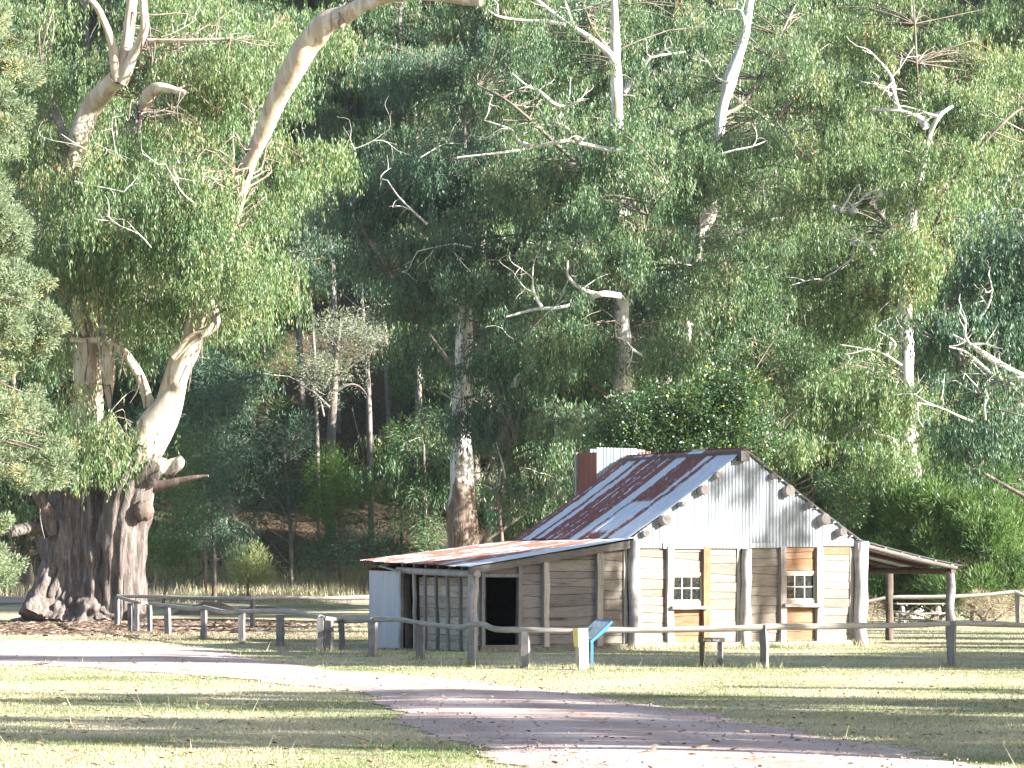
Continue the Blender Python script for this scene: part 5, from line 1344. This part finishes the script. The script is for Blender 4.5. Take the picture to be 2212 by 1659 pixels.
# ------------------------------------------------------------------ fences
def fence_thing(name, label, posts, rail, rad, seed, cat='fence', zfun=None, yellow=None):
    r = np.random.default_rng(seed)
    posts = [p if len(p) > 4 else (*p, gd(p[2])) for p in posts]      # (u, vtop, vbase, w, D)
    b0 = ground_at(posts[0][0], posts[0][4]); root = thing(name, label, cat, b0)
    for (u, vt_, vb_, w, D) in posts:
        g = ground_at(u, D); top = W(u, vt_, D)
        mb = MB(); rot = r.uniform(.15, .5)
        tilt = r.normal(0, .012, 2)
        P0 = np.array([g[0], g[1], g[2] - .3]); P1 = np.array([top[0] + tilt[0], D + tilt[1], top[2]])
        beam(mb, P0, P1, w, w * r.uniform(.8, 1.1), up=(math.sin(rot), math.cos(rot), 0), segs=5, jit=.006, rng=r, rnd=r.uniform(0, 1))
        mb.build('post', FENCE_POST, root, False, b0)
    pu = np.array([p[0] for p in posts]); pD = np.array([p[4] for p in posts]); o = np.argsort(pu)
    for seg in rail:
        P = []
        for (u, v) in seg:
            D = float(np.interp(u, pu[o], pD[o])) - .02
            P.append(W(u, v, D))
        mb = MB(); rr = rad * r.uniform(.85, 1.15, len(P))
        tube(mb, P, rr, 12, 5, .14, rng=r, rnd=r.uniform(.2, .9)); mb.build('rail', FENCE_RAIL, root, True, b0)
    return root, b0
front_posts = [(2460, 1346, 1436, .16), (2055, 1342, 1440, .165), (1652, 1350, 1443, .14), (1135, 1364, 1443, .16), (1020, 1352, 1436, .17), (908, 1348, 1425, .17), (804, 1340, 1419, .175), (739, 1340, 1403, .13), (711, 1341, 1407, .16), (693, 1334, 1407, .16),
               (605, 1328, 1396, .165), (522, 1324, 1390, .165), (440, 1315, 1381, .16), (363, 1309, 1369, .165), (324, 1307, 1364, .14), (294, 1303, 1363, .16), (282, 1303, 1363, .16), (253, 1290, 1349, .16), (1257, 1360, 1447, .001)]
rails = [[(2500, 1349), (2380, 1352), (2212, 1350.5), (2140, 1348), (2055, 1347), (1960, 1351), (1850, 1352), (1760, 1353), (1652, 1354)],
         [(1656, 1354), (1560, 1358), (1450, 1360.5), (1350, 1361), (1260, 1361)],
         [(1252, 1363), (1139, 1361), (1070, 1358), (1045, 1350), (1023, 1347)],
         [(1026, 1347), (997, 1355), (950, 1352), (897, 1344), (856, 1338), (802, 1337)],
         [(805, 1338), (786, 1340), (745, 1340), (708, 1336), (690, 1333)],
         [(692, 1334), (634, 1322), (578, 1320), (522, 1321), (481, 1321), (440, 1312)],
         [(442, 1313), (410, 1315), (362, 1308), (324, 1304), (291, 1300), (254, 1289)]]
front_posts = [p for p in front_posts if p[3] > .01]
ff, fb = fence_thing('log_rail_fence', 'long wavy log rail on squared grey posts curving in front of the hut', front_posts, rails, .062, 61)
# the square corner post with its yellow plate
Dp = gd(1447); g = ground_at(1257, Dp)
mb = MB(); beam(mb, [g[0], Dp, -.3], [g[0], Dp, W(0, 1357, Dp)[2]], .20, .19, up=(math.sin(-.38), math.cos(-.38), 0), segs=4, jit=.004, rng=hr, rnd=.95)
mb.build('post', STUD_WOOD, ff, False, fb, label='pale squared corner post')
mb = MB(); zc0, zc1 = W(0, 1397, Dp)[2], W(0, 1358, Dp)[2]
a = -.38; ex = np.array([math.cos(a), -math.sin(a), 0]); ey = np.array([math.sin(a), math.cos(a), 0])
M4 = Matrix(((ex[0], ey[0], 0, g[0]), (ex[1], ey[1], 0, Dp), (0, 0, 1, 0), (0, 0, 0, 1)))
hp = .118
V = np.array([[-hp, -.13, zc0], [-hp - .012, -.13, zc0], [-hp - .012, .11, zc0], [-hp, .11, zc0], [-hp, -.13, zc1], [-hp - .03, -.15, zc1], [-hp - .03, .14, zc1], [-hp, .14, zc1]])
V = V @ np.array(M4.to_3x3()).T + np.array(M4.translation)
mb.add(V, BOXF); mb.build('marker_plate', SIGN_YELLOW, ff, False, fb, label='yellow plate wrapped on the corner post')

back_posts = [(2199, 1283, 1352, .17, 112), (2420, 1300, 1356, .15, 110), (546, 1293, 1354, .14, 111.5), (253, 1288, 1349, .16, 116), (1300, 1290, 1352, .15, 112), (930, 1290, 1352, .15, 112), (1700, 1290, 1352, .15, 113)]
brails = [[(254, 1288), (324, 1288.5), (391, 1290), (466, 1292), (546, 1293.5)], [(544, 1293.5), (596, 1290), (690, 1292), (790, 1291), (930, 1290)], [(928, 1290), (1100, 1292), (1300, 1290)], [(1298, 1290), (1500, 1293), (1700, 1291)],
          [(1698, 1291), (1800, 1297), (1866, 1300), (1917, 1291), (1986, 1289.7), (2060, 1288.7), (2123, 1285.5), (2194, 1279)], [(2192, 1279), (2230, 1291), (2320, 1296), (2420, 1300)]]
fence_thing('log_rail_fence', 'straighter log rail fence running along the back of the hut yard', back_posts, brails, .075, 62)

# thin wire fence on the bank
wf = thing('wire_fence', 'thin wire fence with slim stakes along the dry grass bank', 'fence', (-16, 172, float(zt(-16, 172))))
wb = np.array([-16, 172, float(zt(-16, 172))])
mb = MB()
for dz in (.55, .9, 1.2):
    P = [np.array([x, 172, float(zt(x, 172)) + dz]) for x in np.linspace(-26, 2, 15)]
    tube(mb, P, np.full(15, .012), 4, 2)
mb.build('wire', WIRE, wf, False, wb)
for x in (-26, -19, -12.5, -6, 1):
    mb = MB(); beam(mb, [x, 172, float(zt(x, 172)) - .2], [x, 172, float(zt(x, 172)) + 1.3], .07, .07, up=(0, 1, 0)); mb.build('stake', FENCE_POST, wf, False, wb)

# ------------------------------------------------------------------ signs and table
Dn = gd(1440); gx = W(1536, 0, Dn)[0]
ns = thing('name_sign', 'low dark timber sign on two short posts with white hut name', 'sign', (gx, Dn, 0))
nb = np.array([gx, Dn, 0.])
x0, x1 = W(1517, 0, Dn)[0], W(1556, 0, Dn)[0]; zt2, zb2 = W(0, 1378, Dn)[2], W(0, 1387.5, Dn)[2]
for x in (x0, x1):
    mb = MB(); beam(mb, [x, Dn + .03, -.2], [x, Dn + .03, zt2], .10, .10, up=(.35, 1, 0), segs=3, jit=.003, rng=hr); mb.build('post', DARK_WOOD if x == x0 else FENCE_POST, ns, False, nb)
mb = MB(); box(mb, (x0 - .09, Dn - .085, zb2), (x1 + .09, Dn - .05, zt2 + .01)); mb.build('board', DARK_WOOD, ns, False, nb)
cu = bpy.data.curves.new('lettering', 'FONT'); cu.body = 'Frys Hut'; cu.size = .085; cu.align_x = 'CENTER'; cu.align_y = 'CENTER'; cu.extrude = .002; cu.space_character = 1.15
cu.materials.append(WHITE_LETTER)
_t = bpy.data.objects.new('lettering_curve', cu); COL.objects.link(_t)
lm = bpy.data.meshes.new_from_object(_t.evaluated_get(bpy.context.evaluated_depsgraph_get())); bpy.data.objects.remove(_t)
lm.materials.clear(); lm.materials.append(WHITE_LETTER)
lt = bpy.data.objects.new('lettering', lm); COL.objects.link(lt); lt.parent = ns
lt.location = (0 - .0, -.09, (zt2 + zb2) / 2); lt.rotation_euler = (R(90), 0, 0)

Di = gd(1446); gi = W(1279, 0, Di)
isn = thing('information_sign', 'blue framed information panel tilted on a blue post beside the corner post', 'sign', (gi[0], Di, 0))
ib = np.array([gi[0], Di, 0.])
pl = W(1275, 1385, Di); pt = W(1321, 1341, Di)          # near edge, low to high
wid = np.array([-.30, .78, .02]); slope = pt - pl; nrm = np.cross(slope, wid); nrm /= np.linalg.norm(nrm)
if nrm[2] < 0: nrm = -nrm
def slabq(mb, p, a, b, n, th):
    V = np.array([p, p + a, p + a + b, p + b]); V = np.vstack([V - n * th, V]); mb.add(V, BOXF)
mb = MB(); slabq(mb, pl, slope, wid, nrm, .05)
mb.build('panel_frame', SIGN_BLUE, isn, False, ib)
def panelmat():
    m, nt, b, out = newmat('printed_panel')
    n = noise(nt, coords(nt, (9, 9, 9)), 1.2, 4, .6)
    c = ramp(nt, n, [(.35, (.42, .46, .42)), (.6, (.62, .64, .58))])
    nt.links.new(c, b.inputs['Base Color']); b.inputs['Roughness'].default_value = .35
    return m
mb = MB(); e = .05; sl_ = slope / np.linalg.norm(slope); wd_ = wid / np.linalg.norm(wid)
slabq(mb, pl + nrm * .008 + sl_ * e + wd_ * e, slope - sl_ * 2 * e, wid - wd_ * 2 * e, nrm, .006)
mb.build('printed_panel', panelmat(), isn, False, ib)
mb = MB(); PN = simple('panel_print', (.25, .27, .25), .5)
a0 = pl + nrm * .0115 + wd_ * .12; L1 = np.linalg.norm(slope)
for q in range(5):
    p = a0 + sl_ * (.12 + .06 * q); mb.add([p, p + sl_ * .009, p + sl_ * .009 + wd_ * (.28 + .03 * (q % 2)), p + wd_ * (.28 + .03 * (q % 2))], [[0, 1, 2, 3]])
p = a0 + wd_ * .38 + sl_ * .15; mb.add([p, p + sl_ * .22, p + sl_ * .22 + wd_ * .17, p + wd_ * .17], [[0, 1, 2, 3]])
mb.build('print', PN, isn, False, ib)
mb = MB(); beam(mb, [gi[0], Di + .03, -.2], [gi[0], Di + .03, pl[2] + .0], .055, .055, up=(0, 1, 0)); beam(mb, [gi[0] + .0, Di + .09, pl[2] - .005], pl + slope * .8 + np.array([.035, .1, -.05]), .05, .05, up=(0, 1, 0)); mb.build('post', SIGN_BLUE, isn, False, ib)

# picnic table behind the yard
Dt = 118.0; tx = W(1988, 0, Dt)[0]
pic = thing('picnic_table', 'old timber picnic table with attached benches beyond the verandah', 'table', (tx, Dt, 0), R(8))
def pt_part(nm, fn):
    mb = MB(); fn(mb); return mb.build(nm, FENCE_RAIL, pic)
pt_part('tabletop', lambda m: [box(m, (-1.07, -.36 + .145 * q, .79), (1.07, -.36 + .145 * q + .138, .835), hr.uniform(0, 1)) for q in range(5)])
for sg in (-1, 1):
    pt_part('bench', lambda m: [box(m, (-1.25, sg * .72 - .14 + .145 * q, .40), (1.25, sg * .72 - .14 + .145 * q + .138, .445), hr.uniform(0, 1)) for q in range(2)])
for x in (-.75, .75):
    for sg in (-1, 1):
        pt_part('leg', lambda m: beam(m, [x + .046 * sg, sg * .62, 0], [x + .046 * sg, sg * .22, .785], .045, .12, up=(1, 0, 0)))
    pt_part('cross_brace', lambda m: [beam(m, [x + .1, -.84, .37], [x + .1, .84, .37], .045, .1), beam(m, [x + .1, -.35, .755], [x + .1, .35, .755], .045, .06)])
    pt_part('diagonal_brace', lambda m: beam(m, [x * .87, 0, .42], [x * .15, 0, .75], .04, .08, up=(0, 1, 0)))

# earth mounds in the clearing
for (u, v, D, rx, rz, lab) in ((450, 1290, 140, 1.9, .55, 'larger mound of dark earth in front of the grass bank'), (560, 1290, 142, 2.2, .30, 'low flat spoil heap right of the larger mound')):
    b = ground_at(u, D); mb = MB(); n1, n2_ = 9, 26
    rr = np.linspace(0, 1, n1); ph = np.linspace(0, 2 * np.pi, n2_, endpoint=False); RR2, PP = np.meshgrid(rr, ph, indexing='ij')
    V = np.stack([rx * RR2 * np.cos(PP), 1.2 * RR2 * np.sin(PP), rz * (1 - RR2 ** 2) * (1 + .25 * np.sin(3 * PP + 4 * RR2)) - .05], -1).reshape(-1, 3)
    i = np.arange(n1 - 1)[:, None] * n2_; j = np.arange(n2_)[None]
    mb.add(V, np.stack([i + j, i + n2_ + j, i + n2_ + (j + 1) % n2_, i + (j + 1) % n2_], -1).reshape(-1, 4))
    o = mb.build('earth_mound', EARTH, None, True); o.location = b; tag(o, lab, 'mound')

# ------------------------------------------------------------------ the thin bright air of the valley
mb = MB(); box(mb, (-240, -130, -1.6), (240, 440, 215)); hz = mb.build('haze', None); hz.data.materials.clear()
hm = bpy.data.materials.new('valley_haze'); hm.use_nodes = True; nt = hm.node_tree
for n in list(nt.nodes): nt.nodes.remove(n)
ho = nt.nodes.new('ShaderNodeOutputMaterial'); pv = nt.nodes.new('ShaderNodeVolumePrincipled')
pv.inputs['Color'].default_value = (.80, .90, 1.0, 1); pv.inputs['Density'].default_value = HAZE; pv.inputs['Anisotropy'].default_value = .2
nt.links.new(pv.outputs[0], ho.inputs['Volume']); hz.data.materials.append(hm); tag(hz, kind='stuff')
hz.display_type = 'WIRE'

# ------------------------------------------------------------------ light, sky, camera
w = bpy.data.worlds.new('World'); scene.world = w; w.use_nodes = True
nt = w.node_tree; bg = nt.nodes['Background']
sky = nt.nodes.new('ShaderNodeTexSky'); sky.sky_type = 'NISHITA'; sky.sun_disc = False
sky.sun_elevation = S_EL; sky.sun_rotation = math.atan2(SV[0], SV[1]); sky.dust_density = 1.2
nt.links.new(sky.outputs[0], bg.inputs[0]); bg.inputs[1].default_value = .065
sun = bpy.data.lights.new('sun', 'SUN'); sun.energy = 5.0; sun.angle = R(.5); sun.color = (1, .965, .90)
so = bpy.data.objects.new('sun', sun); COL.objects.link(so)
so.rotation_euler = Vector(-SV).to_track_quat('-Z', 'Y').to_euler()
cam = bpy.data.cameras.new('camera'); co = bpy.data.objects.new('camera', cam); COL.objects.link(co)
co.location = (0, 0, EYE); co.rotation_euler = (R(90), 0, 0)
cam.sensor_width = 36; cam.lens = 36 * F / 2212; cam.shift_y = (HV - 829.5) / 2212
cam.clip_start = .5; cam.clip_end = 2000
scene.camera = co
vs = scene.view_settings; vs.view_transform = 'Standard'; vs.look = 'None'; vs.exposure = 2.55; vs.gamma = 1
scene.cycles.max_bounces = 5; scene.cycles.diffuse_bounces = 3; scene.cycles.transparent_max_bounces = 8
